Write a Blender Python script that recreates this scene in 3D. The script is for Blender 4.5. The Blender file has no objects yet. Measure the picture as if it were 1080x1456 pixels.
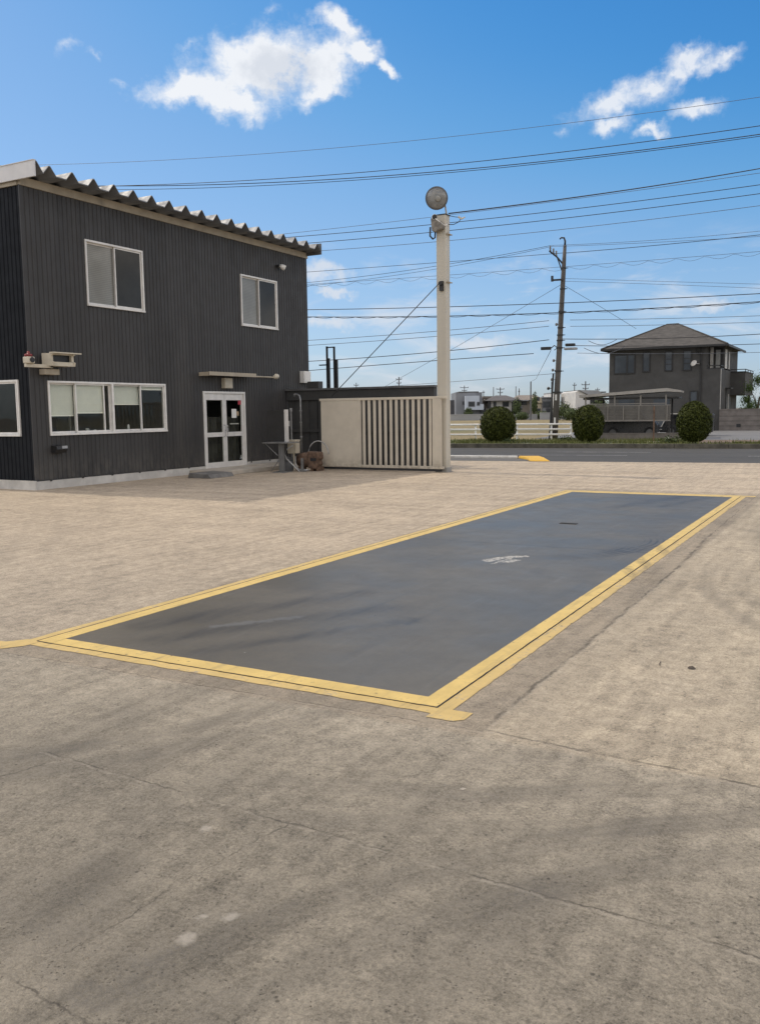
import bpy, bmesh, math, random
import numpy as np
from mathutils import Vector, Matrix
R = math.radians
random.seed(7); rng = np.random.default_rng(7)
scene = bpy.context.scene
COL = scene.collection

# ------------------------------------------------------------------ node helpers
class G:
    def __init__(s, nt): s.nt = nt
    def n(s, typ, **kw):
        nd = s.nt.nodes.new(typ)
        for k, v in kw.items(): setattr(nd, k, v)
        return nd
    def put(s, sock, v):
        if v is None: return
        if isinstance(v, bpy.types.NodeSocket): s.nt.links.new(v, sock)
        else:
            if sock.type == 'RGBA' and hasattr(v, '__len__') and len(v) == 3: v = (*v, 1)
            sock.default_value = v
    def m(s, op, a, b=None, c=None, clamp=False):
        nd = s.n('ShaderNodeMath', operation=op, use_clamp=clamp)
        s.put(nd.inputs[0], a); s.put(nd.inputs[1], b)
        if c is not None: s.put(nd.inputs[2], c)
        return nd.outputs[0]
    def vm(s, op, a, b=None, scale=None):
        nd = s.n('ShaderNodeVectorMath', operation=op)
        s.put(nd.inputs[0], a); s.put(nd.inputs[1], b)
        if scale is not None: s.put(nd.inputs['Scale'], scale)
        return nd.outputs['Value'] if op in ('LENGTH', 'DOT_PRODUCT', 'DISTANCE') else nd.outputs[0]
    def noise(s, vec, scale, detail=4, rough=.55, dist=0, col=False):
        nd = s.n('ShaderNodeTexNoise'); s.put(nd.inputs['Vector'], vec)
        nd.inputs['Scale'].default_value = scale; nd.inputs['Detail'].default_value = detail
        nd.inputs['Roughness'].default_value = rough; nd.inputs['Distortion'].default_value = dist
        return nd.outputs[1 if col else 0]
    def voro(s, vec, scale, feature='F1', out='Distance', rnd=1):
        nd = s.n('ShaderNodeTexVoronoi', feature=feature); s.put(nd.inputs['Vector'], vec)
        nd.inputs['Scale'].default_value = scale; nd.inputs['Randomness'].default_value = rnd
        return nd.outputs[out]
    def mix(s, f, a, b, blend='MIX'):
        nd = s.n('ShaderNodeMix', data_type='RGBA', blend_type=blend)
        s.put(nd.inputs[0], f); s.put(nd.inputs[6], a); s.put(nd.inputs[7], b)
        return nd.outputs[2]
    def ss(s, x, a, b, lo=0., hi=1., smooth=True):
        nd = s.n('ShaderNodeMapRange', interpolation_type='SMOOTHSTEP' if smooth else 'LINEAR')
        for i, v in enumerate((x, a, b, lo, hi)): s.put(nd.inputs[i], v)
        return nd.outputs[0]
    def mapv(s, vec, loc=(0, 0, 0), rot=(0, 0, 0), sc=(1, 1, 1)):
        nd = s.n('ShaderNodeMapping'); s.put(nd.inputs[0], vec)
        nd.inputs[1].default_value = loc; nd.inputs[2].default_value = rot; nd.inputs[3].default_value = sc
        return nd.outputs[0]
    def seg(s, p, a, b):                       # distance to a segment on the ground plane
        a = Vector((*a, 0)); b = Vector((*b, 0)); ba = b - a
        pa = s.vm('SUBTRACT', p, tuple(a))
        h = s.m('MULTIPLY', s.vm('DOT_PRODUCT', pa, tuple(ba)), 1 / ba.length_squared, clamp=True)
        return s.vm('DISTANCE', pa, s.vm('SCALE', tuple(ba), None, h))
    def xyz(s, v):
        nd = s.n('ShaderNodeSeparateXYZ'); s.put(nd.inputs[0], v); return nd.outputs
    def comb(s, x, y, z=0.):
        nd = s.n('ShaderNodeCombineXYZ')
        for i, v in enumerate((x, y, z)): s.put(nd.inputs[i], v)
        return nd.outputs[0]
    def bump(s, h, strength, dist):
        nd = s.n('ShaderNodeBump'); nd.inputs['Strength'].default_value = strength
        nd.inputs['Distance'].default_value = dist; s.put(nd.inputs['Height'], h); return nd.outputs[0]

def new_mat(name):
    m = bpy.data.materials.new(name); m.use_nodes = True
    return m, G(m.node_tree), m.node_tree.nodes['Principled BSDF']
def flat(p, g):                               # ground coordinates without z
    o = g.xyz(p); return g.comb(o[0], o[1], 0.)
def pbr(name, color, rough=.6, metal=0., var=.18, scale=3., bump=0., bscale=40., dirt=None, dscale=1.2, spec=.5, streak=False, slats=False, laps=0, rust=0):
    m, g, b = new_mat(name)
    co = g.n('ShaderNodeTexCoord').outputs['Object']
    pos = g.n('ShaderNodeNewGeometry').outputs['Position']
    src = g.mapv(pos, sc=(1, 1, .12)) if streak else pos
    f = g.noise(src, scale, 5, .6)
    if streak: f = g.m('ADD', f, g.m('MULTIPLY', g.m('SUBTRACT', g.noise(g.mapv(pos, sc=(7, 7, .35)), 1, 4, .6), .5), .7))
    lo = tuple(c * (1 - var) for c in color); hi = tuple(min(1, c * (1 + var)) for c in color)
    c = g.mix(g.ss(f, .3, .7), lo, hi)
    if dirt is not None:
        d = g.noise(g.mapv(pos, sc=(1, 1, .25)) , dscale, 6, .65)
        c = g.mix(g.ss(d, .5, .78, 0, .65), c, dirt)
    if laps:
        o3 = g.xyz(pos); wn = g.n('ShaderNodeTexWhiteNoise', noise_dimensions='1D'); pan = g.m('MULTIPLY', g.m('SUBTRACT', o3[1], 13.05), 1 / .875); g.put(wn.inputs['W'], g.m('FLOOR', pan))
        c = g.vm('SCALE', c, None, g.ss(wn.outputs['Value'], 0, 1, 1 - laps, 1 + laps))
        c = g.mix(g.m('MULTIPLY', g.ss(g.m('FRACT', pan), .0, .012, .5, 0), 1.), c, (.015, .015, .015))
        c = g.mix(g.m('MULTIPLY', g.ss(o3[2], .95, .2, 0, .5), g.ss(g.noise(g.mapv(pos, sc=(2, 2, 1)), 3, 5, .65), .35, .65)), c, (.115, .105, .09))
        c = g.mix(g.m('MULTIPLY', g.ss(g.noise(g.mapv(pos, sc=(9, 9, .5)), 1, 5, .7), .6, .78, 0, .35), 1.), c, (.10, .098, .095))
    if rust:
        c = g.mix(g.ss(g.noise(g.mapv(pos, sc=(14, 14, 1.2)), 1, 6, .7), .62, .76, 0, rust), c, (.20, .12, .065))
        c = g.mix(g.m('MULTIPLY', g.ss(g.xyz(pos)[2], .45, .05, 0, .6), g.ss(g.noise(pos, 7, 5, .7), .35, .65)), c, (.17, .14, .10))
    if slats: c = g.vm('SCALE', c, None, g.ss(g.m('FRACT', g.m('MULTIPLY', g.xyz(pos)[2], 24.)), 0, .5, .72, 1.08))
    g.put(b.inputs['Base Color'], c)
    g.put(b.inputs['Roughness'], g.ss(g.noise(pos, scale * 2.3, 3), .3, .7, rough * .85, min(1, rough * 1.15)))
    b.inputs['Metallic'].default_value = metal; b.inputs['Specular IOR Level'].default_value = spec
    if bump: g.put(b.inputs['Normal'], g.bump(g.noise(pos, bscale, 4), .5, bump))
    return m

# ------------------------------------------------------------------ mesh helpers
def ident(u, w, z): return (u, w, z)
class MB:
    def __init__(s, F=ident): s.v = []; s.f = []; s.F = F
    def add(s, vs, fs):
        k = len(s.v); s.v += [s.F(*p) for p in vs]; s.f += [[i + k for i in f] for f in fs]
    def box(s, a0, a1, b0, b1, c0, c1):
        s.add([(a, b, c) for c in (c0, c1) for b in (b0, b1) for a in (a0, a1)],
              [(0, 1, 3, 2), (4, 6, 7, 5), (0, 4, 5, 1), (2, 3, 7, 6), (0, 2, 6, 4), (1, 5, 7, 3)]); return s
    def quad(s, *p): s.add(p, [tuple(range(len(p)))]); return s
    def sheet(s, x0, x1, y0, y1, z): return s.quad((x0, y0, z), (x1, y0, z), (x1, y1, z), (x0, y1, z))
    def prism(s, poly, h0, h1, axis=2):       # polygon in the two other axes, extruded along axis
        def P(p, h):
            q = list(p); q.insert(axis, h); return tuple(q)
        n = len(poly)
        s.add([P(p, h0) for p in poly] + [P(p, h1) for p in poly],
              [tuple(range(n))[::-1], tuple(range(n, 2 * n))] + [(i, (i + 1) % n, n + (i + 1) % n, n + i) for i in range(n)]); return s
    def tube(s, pts, r, n=6, r1=None, cap=True):
        pts = [Vector(p) for p in pts]; rings = []
        L = len(pts)
        for i, p in enumerate(pts):
            d = (pts[min(i + 1, L - 1)] - pts[max(i - 1, 0)]).normalized()
            a = Vector((0, 0, 1)) if abs(d.z) < .9 else Vector((1, 0, 0))
            x = d.cross(a).normalized(); y = d.cross(x)
            rr = r if r1 is None else r + (r1 - r) * i / max(1, L - 1)
            rings.append([tuple(p + x * rr * math.cos(2 * math.pi * k / n) + y * rr * math.sin(2 * math.pi * k / n)) for k in range(n)])
        vs = [q for rg in rings for q in rg]; fs = []
        for i in range(L - 1):
            for k in range(n):
                fs.append((i * n + k, i * n + (k + 1) % n, (i + 1) * n + (k + 1) % n, (i + 1) * n + k))
        if cap: fs += [tuple(range(n))[::-1], tuple(range((L - 1) * n, L * n))]
        s.add(vs, fs); return s
    def lathe(s, prof, c, axis, n=24):        # prof: (radius, along) pairs
        ax = Vector(axis).normalized(); a = Vector((0, 0, 1)) if abs(ax.z) < .9 else Vector((1, 0, 0))
        x = ax.cross(a).normalized(); y = ax.cross(x); c = Vector(c)
        vs = [tuple(c + ax * h + (x * math.cos(2 * math.pi * k / n) + y * math.sin(2 * math.pi * k / n)) * max(r, 1e-4)) for r, h in prof for k in range(n)]
        L = len(prof)
        fs = [(i * n + k, i * n + (k + 1) % n, (i + 1) * n + (k + 1) % n, (i + 1) * n + k) for i in range(L - 1) for k in range(n)]
        fs += [tuple(range(n))[::-1], tuple(range((L - 1) * n, L * n))]
        s.add(vs, fs); return s
    def build(s, name, mat, parent=None, smooth=False, bevel=0., origin=None, recalc=True):
        me = bpy.data.meshes.new(name)
        o = bpy.data.objects.new(name, me); COL.objects.link(o)
        V = np.array(s.v, float)
        if parent is not None:
            o.parent = parent; org = wloc(parent)
        else:
            if origin is None:
                org = (V.min(0) + V.max(0)) / 2; org[2] = V[:, 2].min()
            else: org = np.array(origin, float)
            o.location = org
        V = V - org
        me.from_pydata([tuple(p) for p in V], [], s.f); me.update()
        if recalc or bevel:
            bm = bmesh.new(); bm.from_mesh(me)
            bmesh.ops.recalc_face_normals(bm, faces=bm.faces)
            bm.to_mesh(me); bm.free()
        if smooth:
            me.polygons.foreach_set('use_smooth', [True] * len(me.polygons))
        if bevel:
            md = o.modifiers.new('bevel', 'BEVEL'); md.width = bevel; md.segments = 2; md.limit_method = 'ANGLE'
        me.materials.append(mat)
        return o
def wloc(o):
    t = np.zeros(3)
    while o is not None:
        t = t + np.array(o.location); o = o.parent
    return t
def tag(o, label=None, cat=None, group=None, kind=None):
    for k, v in (('label', label), ('category', cat), ('group', group), ('kind', kind)):
        if v: o[k] = v
    return o
def thing(name, label, cat, loc=(0, 0, 0), group=None):
    o = bpy.data.objects.new(name, None); COL.objects.link(o); o.location = loc
    o.empty_display_size = .2
    return tag(o, label, cat, group)
def struct(name, mb, mat): return tag(mb.build(name, mat, recalc=False), kind='structure')
def copy_tree(o, parent=None):
    c = o.copy(); COL.objects.link(c)
    if parent: c.parent = parent
    for ch in list(o.children): copy_tree(ch, c)
    return c

# ------------------------------------------------------------------ frames of reference on the site
TH = math.atan2(.1305, .9914)                 # the road runs about 7.5 degrees off the yard's axes
def RD(t, n, z): return (.9914 * t - .1305 * n, .1305 * t + .9914 * n, z)
CB = R(29.052)
def VW(l, f, z): return (math.cos(CB) * l - math.sin(CB) * f, math.sin(CB) * l + math.cos(CB) * f, z)   # far district: metres across / away
XF, YC = -15.74, 13.05
def FR(u, w, z): return (XF + w, u, z)        # building front wall: u along +Y, w outward
def SD(u, w, z): return (u, YC - w, z)        # building side wall

# ------------------------------------------------------------------ camera
cam = bpy.data.cameras.new('camera'); co = bpy.data.objects.new('camera', cam); COL.objects.link(co)
pitch, yaw, roll = .11363831, .50706, .01324
fwd = Vector((-math.sin(yaw) * math.cos(pitch), math.cos(yaw) * math.cos(pitch), -math.sin(pitch)))
rt = Vector((math.cos(yaw), math.sin(yaw), 0)); dn = fwd.cross(rt)
r2 = rt * math.cos(roll) + dn * math.sin(roll); d2 = -rt * math.sin(roll) + dn * math.cos(roll)
M = Matrix((r2, -d2, -fwd)).transposed().to_4x4(); M.translation = (0, 0, 1.6); co.matrix_world = M
cam.sensor_fit = 'VERTICAL'; cam.sensor_height = 24; cam.lens = 24 * 1254.7 / 1456
cam.clip_end = 5000; cam.clip_start = .05
scene.camera = co

# ------------------------------------------------------------------ light and sky
SUN = Vector((-.80, .035, 1.0)).normalized()
sl = bpy.data.lights.new('sun', 'SUN'); so = bpy.data.objects.new('sun', sl); COL.objects.link(so)
sl.energy = 1.9; sl.angle = R(.53); sl.color = (1, .90, .76)
so.rotation_euler = (-SUN).to_track_quat('-Z', 'Y').to_euler(); so.location = (-30, 0, 40)
wd = bpy.data.worlds.new('World'); scene.world = wd; wd.use_nodes = True
g = G(wd.node_tree); bg = wd.node_tree.nodes['Background']
sky = g.n('ShaderNodeTexSky', sky_type='NISHITA', sun_disc=False)
sky.sun_elevation = math.asin(SUN.z); sky.sun_rotation = math.atan2(SUN.x, SUN.y)
sky.air_density = 1.0; sky.dust_density = 0.6; sky.ozone_density = 2.2; sky.altitude = 0
D = g.n('ShaderNodeTexCoord').outputs['Generated']
dx, dy, dz = g.xyz(D)[:3]
az = g.m('MULTIPLY', g.m('ARCTAN2', dx, dy), 57.2958); el = g.m('MULTIPLY', g.m('ARCSINE', dz), 57.2958)
P = g.comb(az, el, 0.)
warp = g.vm('SCALE', g.vm('SUBTRACT', g.noise(P, .55, 5, .6, col=True), (.5, .5, .5)), None, 2.3)
PW = g.vm('ADD', P, warp)
def blob(a, e, ra, re, rot=0):
    q = g.mapv(g.vm('SUBTRACT', PW, (a, e, 0)), rot=(0, 0, R(-rot)))
    q = g.vm('MULTIPLY', q, (1 / ra, 1 / re, 0)); return g.m('SUBTRACT', 1., g.vm('LENGTH', q))
def union(bl):
    r = bl[0]
    for b in bl[1:]: r = g.m('SMOOTH_MAX', r, b, .25)
    return r
big = union([blob(-36.0, 20.2, 4.3, 2.0, 8), blob(-40.2, 19.0, 3.4, .95, 8), blob(-37.8, 18.4, 2.6, 1.15, -10), blob(-32.2, 20.4, 2.7, 1.7, 25),
             blob(-31.0, 22.4, 1.7, .75, -28), blob(-29.7, 20.9, 1.3, .7, 10), blob(-28.3, 20.1, .8, .4, -40), blob(-32.4, 19.1, 1.7, .7, 20)])
small = union([blob(-11.2, 18.8, 1.5, .5, 32), blob(-14.6, 17.6, 2.5, .8, 12), blob(-12.4, 18.0, 1.7, .85, 14), blob(-10.2, 19.5, 1.3, .65, 10), blob(-8.6, 19.2, 1.1, .6, 10),
               blob(-14.7, 16.5, 1.2, .55, 0), blob(-12.4, 16.0, 1.0, .35, 8), blob(-9.8, 16.8, 1.3, .55, 6)])
wisp = union([blob(-47.2, 20.5, .9, .4, 30), blob(-45.8, 20.5, .6, .3, -20), blob(-44.6, 18.9, .6, .3, 0), blob(-40.2, 21.3, .8, .35, 30), blob(-35.4, 23.0, .8, .35, 20), blob(-17.6, 16.3, .5, .35, 0)])
f1 = g.noise(PW, .55, 8, .58, .2); f2 = g.noise(P, 1.9, 8, .6, .5)
fs = g.noise(g.mapv(P, rot=(0, 0, R(-35)), sc=(.5, 1.7, 1)), 1.1, 8, .62, .6)
ff = g.m('ADD', g.m('MULTIPLY', g.m('SUBTRACT', f1, .5), 1.35), g.m('MULTIPLY', g.m('SUBTRACT', f2, .5), .85))
ff = g.m('ADD', ff, g.m('MULTIPLY', g.m('SUBTRACT', fs, .5), .5))
def cover(mask, k, lo, hi_, top):
    x_ = g.ss(g.m('ADD', g.m('MULTIPLY', mask, k), ff), lo, hi_, 0, 1, smooth=False)
    return g.m('MULTIPLY', g.m('POWER', g.m('SMOOTH_MIN', g.m('MAXIMUM', x_, 0.), 1., .25), 1.7, clamp=True), top)
dB = cover(big, 1.45, -.42, .80, .96)
dS = cover(small, 1.25, -.45, .95, .85)
dW = cover(wisp, .9, -.15, 1.1, .42)
lowp = g.vm('MULTIPLY', P, (.16, .55, 1)); lf = g.noise(lowp, 1.0, 8, .6, .4)
band = g.m('MULTIPLY', g.ss(el, 11.5, 7.5), g.ss(el, -.5, 1.5))
dL = g.m('MULTIPLY', g.ss(lf, .47, .72, 0, .62), band)
lows = union([blob(-32.6, 8.8, 2.3, .75, 0), blob(-31.6, 7.7, 1.4, .4, 0), blob(-32, 5.7, 2.2, .6, 0), blob(-9, 6.2, 2.0, .6, 4), blob(-23, 4.2, 3, .6, 0), blob(-12, 3.6, 4, .5, 0)])
dL = g.m('MAXIMUM', dL, g.ss(g.m('ADD', lows, g.m('MULTIPLY', ff, .9)), -.1, .9, 0, .75))
dens = g.m('MAXIMUM', g.m('MAXIMUM', dB, dS), dW)
shade = g.ss(g.m('ADD', g.m('ADD', blob(-34.6, 20.0, 3.4, 1.5, 10), .25), g.m('MULTIPLY', g.m('SUBTRACT', g.noise(g.vm('ADD', P, (.5, .5, 0)), .8, 6, .6), .5), 1.6)), .25, .95)
ccol = g.mix(g.m('MULTIPLY', shade, .8), (7.95, 8.0, 8.1), (6.0, 6.2, 6.6))
skc = g.vm('MULTIPLY', sky.outputs[0], (.80 * .12, 1.06 * .12, 1.22 * .12))
cv = g.n('ShaderNodeRGBCurve')
for ch, pts in zip(cv.mapping.curves[:3], [[(.05, .012), (.157, .062), (.20, .125), (.262, .235), (.348, .33), (.545, .50), (1, .85)], [(.1, .06), (.335, .27), (.469, .418), (.65, .546), (.744, .600), (1, .78)], [(.2, .2), (.651, .645), (.829, .765), (.94, .82), (1, .85)]]):
    ch.points[0].location = (0, 0); ch.points[-1].location = pts[-1]
    for p_ in pts[:-1]: ch.points.new(*p_)
cv.mapping.extend = 'EXTRAPOLATED'; cv.mapping.update()
g.put(cv.inputs['Color'], skc); skc = g.vm('SCALE', cv.outputs[0], None, 1 / .12)
# bright broken cloud added out of view, above and behind, as neutral fill light
hn = g.noise(g.vm('MULTIPLY', D, (3, 3, 5)), 1.0, 8, .6, .3)
front = g.m('MULTIPLY', g.ss(el, 40, 27), g.ss(g.m('ABSOLUTE', g.m('ADD', az, 29.)), 62, 42))
hi = g.m('MULTIPLY', g.m('MULTIPLY', g.ss(hn, .40, .56), g.m('SUBTRACT', 1., front)), g.ss(el, 0, 6, 0, .92))
skc = g.mix(hi, skc, (16.5, 15.0, 13.2))
c = g.mix(dL, skc, (6.3, 6.5, 6.9)); c = g.mix(dens, c, ccol)
g.put(bg.inputs[0], c); bg.inputs[1].default_value = .12
scene.view_settings.view_transform = 'Standard'; scene.view_settings.look = 'None'; scene.view_settings.exposure = 0.0

# ------------------------------------------------------------------ ground materials
def yard_material():
    m, g, b = new_mat('yard_concrete')
    pos = flat(g.n('ShaderNodeNewGeometry').outputs['Position'], g)
    x, y, _ = g.xyz(pos)[:3]
    wob = g.vm('SCALE', g.vm('SUBTRACT', g.noise(pos, 3.2, 5, .65, col=True), (.5, .5, .5)), None, .09)
    wob2 = g.vm('SCALE', g.vm('SUBTRACT', g.noise(pos, 24, 3, .6, col=True), (.5, .5, .5)), None, .028)
    pw = flat(g.vm('ADD', g.vm('ADD', pos, wob), wob2), g)
    # slabs poured at different times
    c = g.mix(g.ss(y, 2.5, 4.1), (.222, .196, .154), (.302, .264, .205))
    far = g.m('MULTIPLY', g.ss(y, 3.86, 3.92), g.ss(x, -5.2, -5.3))
    c = g.mix(far, c, g.mix(g.ss(y, 4, 10), (.342, .290, .223), (.398, .330, .248)))
    right = g.m('MULTIPLY', g.ss(y, 3.86, 3.92), g.ss(x, -1.66, -1.6))
    c = g.mix(right, c, (.372, .316, .236))
    apron = g.m('MULTIPLY', g.m('MULTIPLY', g.ss(y, 3.86, 3.92), g.ss(x, -1.6, -1.66)), g.ss(x, -5.3, -5.2))
    c = g.mix(apron, c, (.29, .245, .185))
    c = g.mix(g.m('MULTIPLY', g.ss(y, 17.0, 17.6), 1.), c, (.41, .34, .255))
    # broad patchiness, drags and mottling
    n0 = g.noise(pos, .55, 5, .6); n1 = g.noise(pos, 2.1, 7, .68, .3); n2 = g.noise(pos, 11, 6, .7, .4); n3 = g.noise(pos, 70, 5, .75, .6); n4 = g.noise(pos, 190, 3, .7); agg = g.voro(pos, 95, out='Color')
    drag = g.noise(g.mapv(pos, rot=(0, 0, R(62)), sc=(5.5, .6, 1)), 1.3, 6, .65)
    drag2 = g.noise(g.mapv(pos, rot=(0, 0, R(-7.5)), sc=(.22, 2.4, 1)), 1.0, 6, .65)
    drag3 = g.noise(g.mapv(pos, rot=(0, 0, R(-40)), sc=(9, .8, 1)), 1.1, 5, .6)
    v = g.m('ADD', g.ss(n0, .3, .7, -.06, .06), g.ss(n1, .28, .72, -.13, .11)); v = g.m('ADD', v, g.ss(n4, .3, .7, -.16, .16)); v = g.m('ADD', v, g.ss(g.xyz(agg)[0], 0, 1, -.10, .10))
    v = g.m('ADD', v, g.ss(n2, .3, .7, -.20, .17)); v = g.m('ADD', v, g.ss(n3, .28, .72, -.27, .27))
    v = g.m('ADD', v, g.ss(drag, .35, .75, .05, -.09)); v = g.m('ADD', v, g.ss(drag3, .4, .72, .05, -.12))
    v = g.m('ADD', v, g.m('MULTIPLY', g.ss(drag2, .35, .72, .10, -.16), g.ss(y, 6, 16, .25, 1)))
    # tyre rubber, oil marks and one painted vehicle shadow: their outlines are stored on the mesh, their grain comes from the nodes
    at = g.n('ShaderNodeAttribute', attribute_name='stain_shade'); tr_ = g.n('ShaderNodeAttribute', attribute_name='track')
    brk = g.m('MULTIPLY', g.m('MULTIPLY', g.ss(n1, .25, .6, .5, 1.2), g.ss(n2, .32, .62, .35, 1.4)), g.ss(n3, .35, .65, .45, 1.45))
    stain_shade = g.m('MULTIPLY', at.outputs['Fac'], brk)
    stain_shade = g.m('ADD', stain_shade, g.m('MULTIPLY', g.m('MULTIPLY', tr_.outputs['Fac'], g.ss(n2, .32, .6, .4, 1.35)), g.ss(n3, .35, .65, .5, 1.4)))
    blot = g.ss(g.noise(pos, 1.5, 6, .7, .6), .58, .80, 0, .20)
    stain_shade = g.m('ADD', stain_shade, g.m('MULTIPLY', blot, g.ss(y, 8, 4)))
    c = g.mix(g.m('MINIMUM', stain_shade, .75), c, (.085, .078, .068))
    v = g.m('ADD', v, 1.)
    c = g.vm('SCALE', c, None, v)
    # pale scuffs
    pale = g.m('MULTIPLY', g.ss(g.noise(g.mapv(pos, rot=(0, 0, .5), sc=(3, 9, 1)), 2.2, 6, .75), .69, .78), .35)
    c = g.mix(pale, c, (.42, .37, .30))
    for (px, py, r) in [(-1.76, 1.93, .035), (-1.72, 2.08, .03), (-2.19, 2.51, .03), (-1.80, 2.04, .02)]:
        sp = g.ss(g.vm('DISTANCE', g.vm('ADD', pw, wob2), (px, py, 0)), r * .3, r * 1.2, .5, 0); c = g.mix(sp, c, (.45, .41, .35))
    # pits and dark specks
    vd = g.voro(pos, 16); pit = g.m('MULTIPLY', g.ss(vd, .06, .15, 1, 0), g.ss(g.noise(pos, 4.5, 3), .46, .58))
    vd2 = g.voro(pos, 55); pit2 = g.m('MULTIPLY', g.ss(vd2, .10, .24, 1, 0), g.ss(g.noise(pos, 9, 3), .46, .6, 0, .55))
    # construction joints and wandering cracks
    jt = None
    for a, bb, w in [((-1.64, 3.97), (-1.64, 9.0), .017), ((-1.64, 9.0), (-1.72, 11.8), .024), ((-1.72, 11.8), (-1.80, 26.5), .008),
                     ((-6.2, 3.86), (-1.64, 3.97), .006), ((-1.64, 3.99), (2.5, 3.70), .013), ((-3.4, 2.77), (.6, 2.61), .006),
                     ((-2.76, 2.77), (-2.72, 3.9), .004), ((-1.93, 2.70), (-2.06, 1.6), .005), ((-2.2, 1.55), (-1.2, 1.46), .006), ((-3.4, 2.3), (-3.27, 2.72), .006),
                     ((-5.42, 4.0), (-5.62, 11), .006), ((-5.62, 11), (-5.7, 24), .006), ((-12.2, 8.2), (-11.2, 12.6), .008), ((-11.2, 12.6), (-8.8, 17.8), .008),
                     ((-1.70, 12.1), (3, 12.25), .012), ((-1.7, 12.1), (-2.3, 12.1), .006), ((-9, 19.6), (-3, 20.6), .02), ((-13, 22.6), (4, 24.4), .02)]:
        q = g.ss(g.seg(pw, a, bb), w * .25, w * 1.05, 1, 0); jt = q if jt is None else g.m('MAXIMUM', jt, q)
    jt = g.m('MULTIPLY', jt, g.ss(g.noise(pos, 5, 5, .7), .38, .60, .10, 1))
    lips = None
    for a, bb, w in [((-1.615, 3.97), (-1.615, 9.0), .014), ((-1.64, 3.965), (2.5, 3.675), .014), ((-6.2, 3.84), (-1.64, 3.95), .010), ((-3.4, 2.755), (.6, 2.595), .010), ((-5.40, 4.0), (-5.60, 11), .010)]:
        k = g.ss(g.seg(pw, a, bb), w * .2, w, .2, 0); lips = k if lips is None else g.m('MAXIMUM', lips, k)
    c = g.mix(g.m('MULTIPLY', lips, g.ss(g.noise(pos, 8, 4, .7), .42, .6)), c, (.50, .45, .37))
    dark = g.m('MAXIMUM', g.m('MAXIMUM', g.m('MULTIPLY', pit, .7), pit2), g.m('MULTIPLY', jt, .66))
    c = g.mix(dark, c, (.055, .048, .04))
    g.put(b.inputs['Base Color'], c); g.put(b.inputs['Roughness'], g.ss(n1, .3, .7, .72, .92)); b.inputs['Specular IOR Level'].default_value = .2
    h = g.m('ADD', g.m('MULTIPLY', n2, .5), g.m('MULTIPLY', n3, .35)); h = g.m('ADD', h, g.m('MULTIPLY', g.noise(pos, 30, 5, .7, .8), .6))
    h = g.m('ADD', h, g.m('MULTIPLY', n4, .25)); h = g.m('SUBTRACT', h, g.m('MULTIPLY', pit2, .8))
    g.put(b.inputs['Normal'], g.bump(h, .7, .016))
    return m
def paint_material(name, col, under, wear, seed, crack=True):
    m, g, b = new_mat(name)
    pos = g.n('ShaderNodeNewGeometry').outputs['Position']; q = g.vm('ADD', pos, (seed, seed, 0))
    n1 = g.noise(q, 3.0, 6, .7, .4); n2 = g.noise(q, 22, 6, .75); n3 = g.noise(q, 90, 3, .7)
    c = g.mix(g.ss(n1, .3, .7), tuple(k * .86 for k in col), tuple(min(1, k * 1.06) for k in col))
    c = g.mix(g.ss(n2, .5, .8, 0, .35), c, (.20, .15, .06))
    w = g.m('ADD', g.m('MULTIPLY', n1, .5), g.m('MULTIPLY', n2, .5))
    c = g.mix(g.ss(w, wear, wear + .10), c, under)
    c = g.mix(g.m('MULTIPLY', g.ss(g.voro(g.vm('ADD', q, g.vm('SCALE', g.noise(q, 20, 3, .7, col=True), None, .05)), 9), .05, .13, 1, 0), g.ss(g.noise(q, 3.3, 3), .42, .5, 0, .85)), c, (.05, .04, .03))
    tr = g.noise(g.mapv(q, rot=(0, 0, R(70)), sc=(10, .8, 1)), 1.3, 5, .6)
    c = g.mix(g.ss(tr, .52, .74, 0, .5), c, (.13, .11, .07))
    for a, bb in [((-2.3, 9.9), (-1.6, 8.3)), ((-2.2, 10.6), (-1.6, 9.2)), ((-2.3, 9.3), (-1.6, 7.7))]: c = g.mix(g.m('MULTIPLY', g.ss(g.seg(flat(pos, g), a, bb), .03, .09, .5, 0), g.ss(n2, .35, .6)), c, (.07, .06, .04))
    g.put(b.inputs['Base Color'], c); b.inputs['Roughness'].default_value = .6
    g.put(b.inputs['Normal'], g.bump(g.m('ADD', n2, g.m('MULTIPLY', n3, .5)), .35, .006))
    return m
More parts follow.
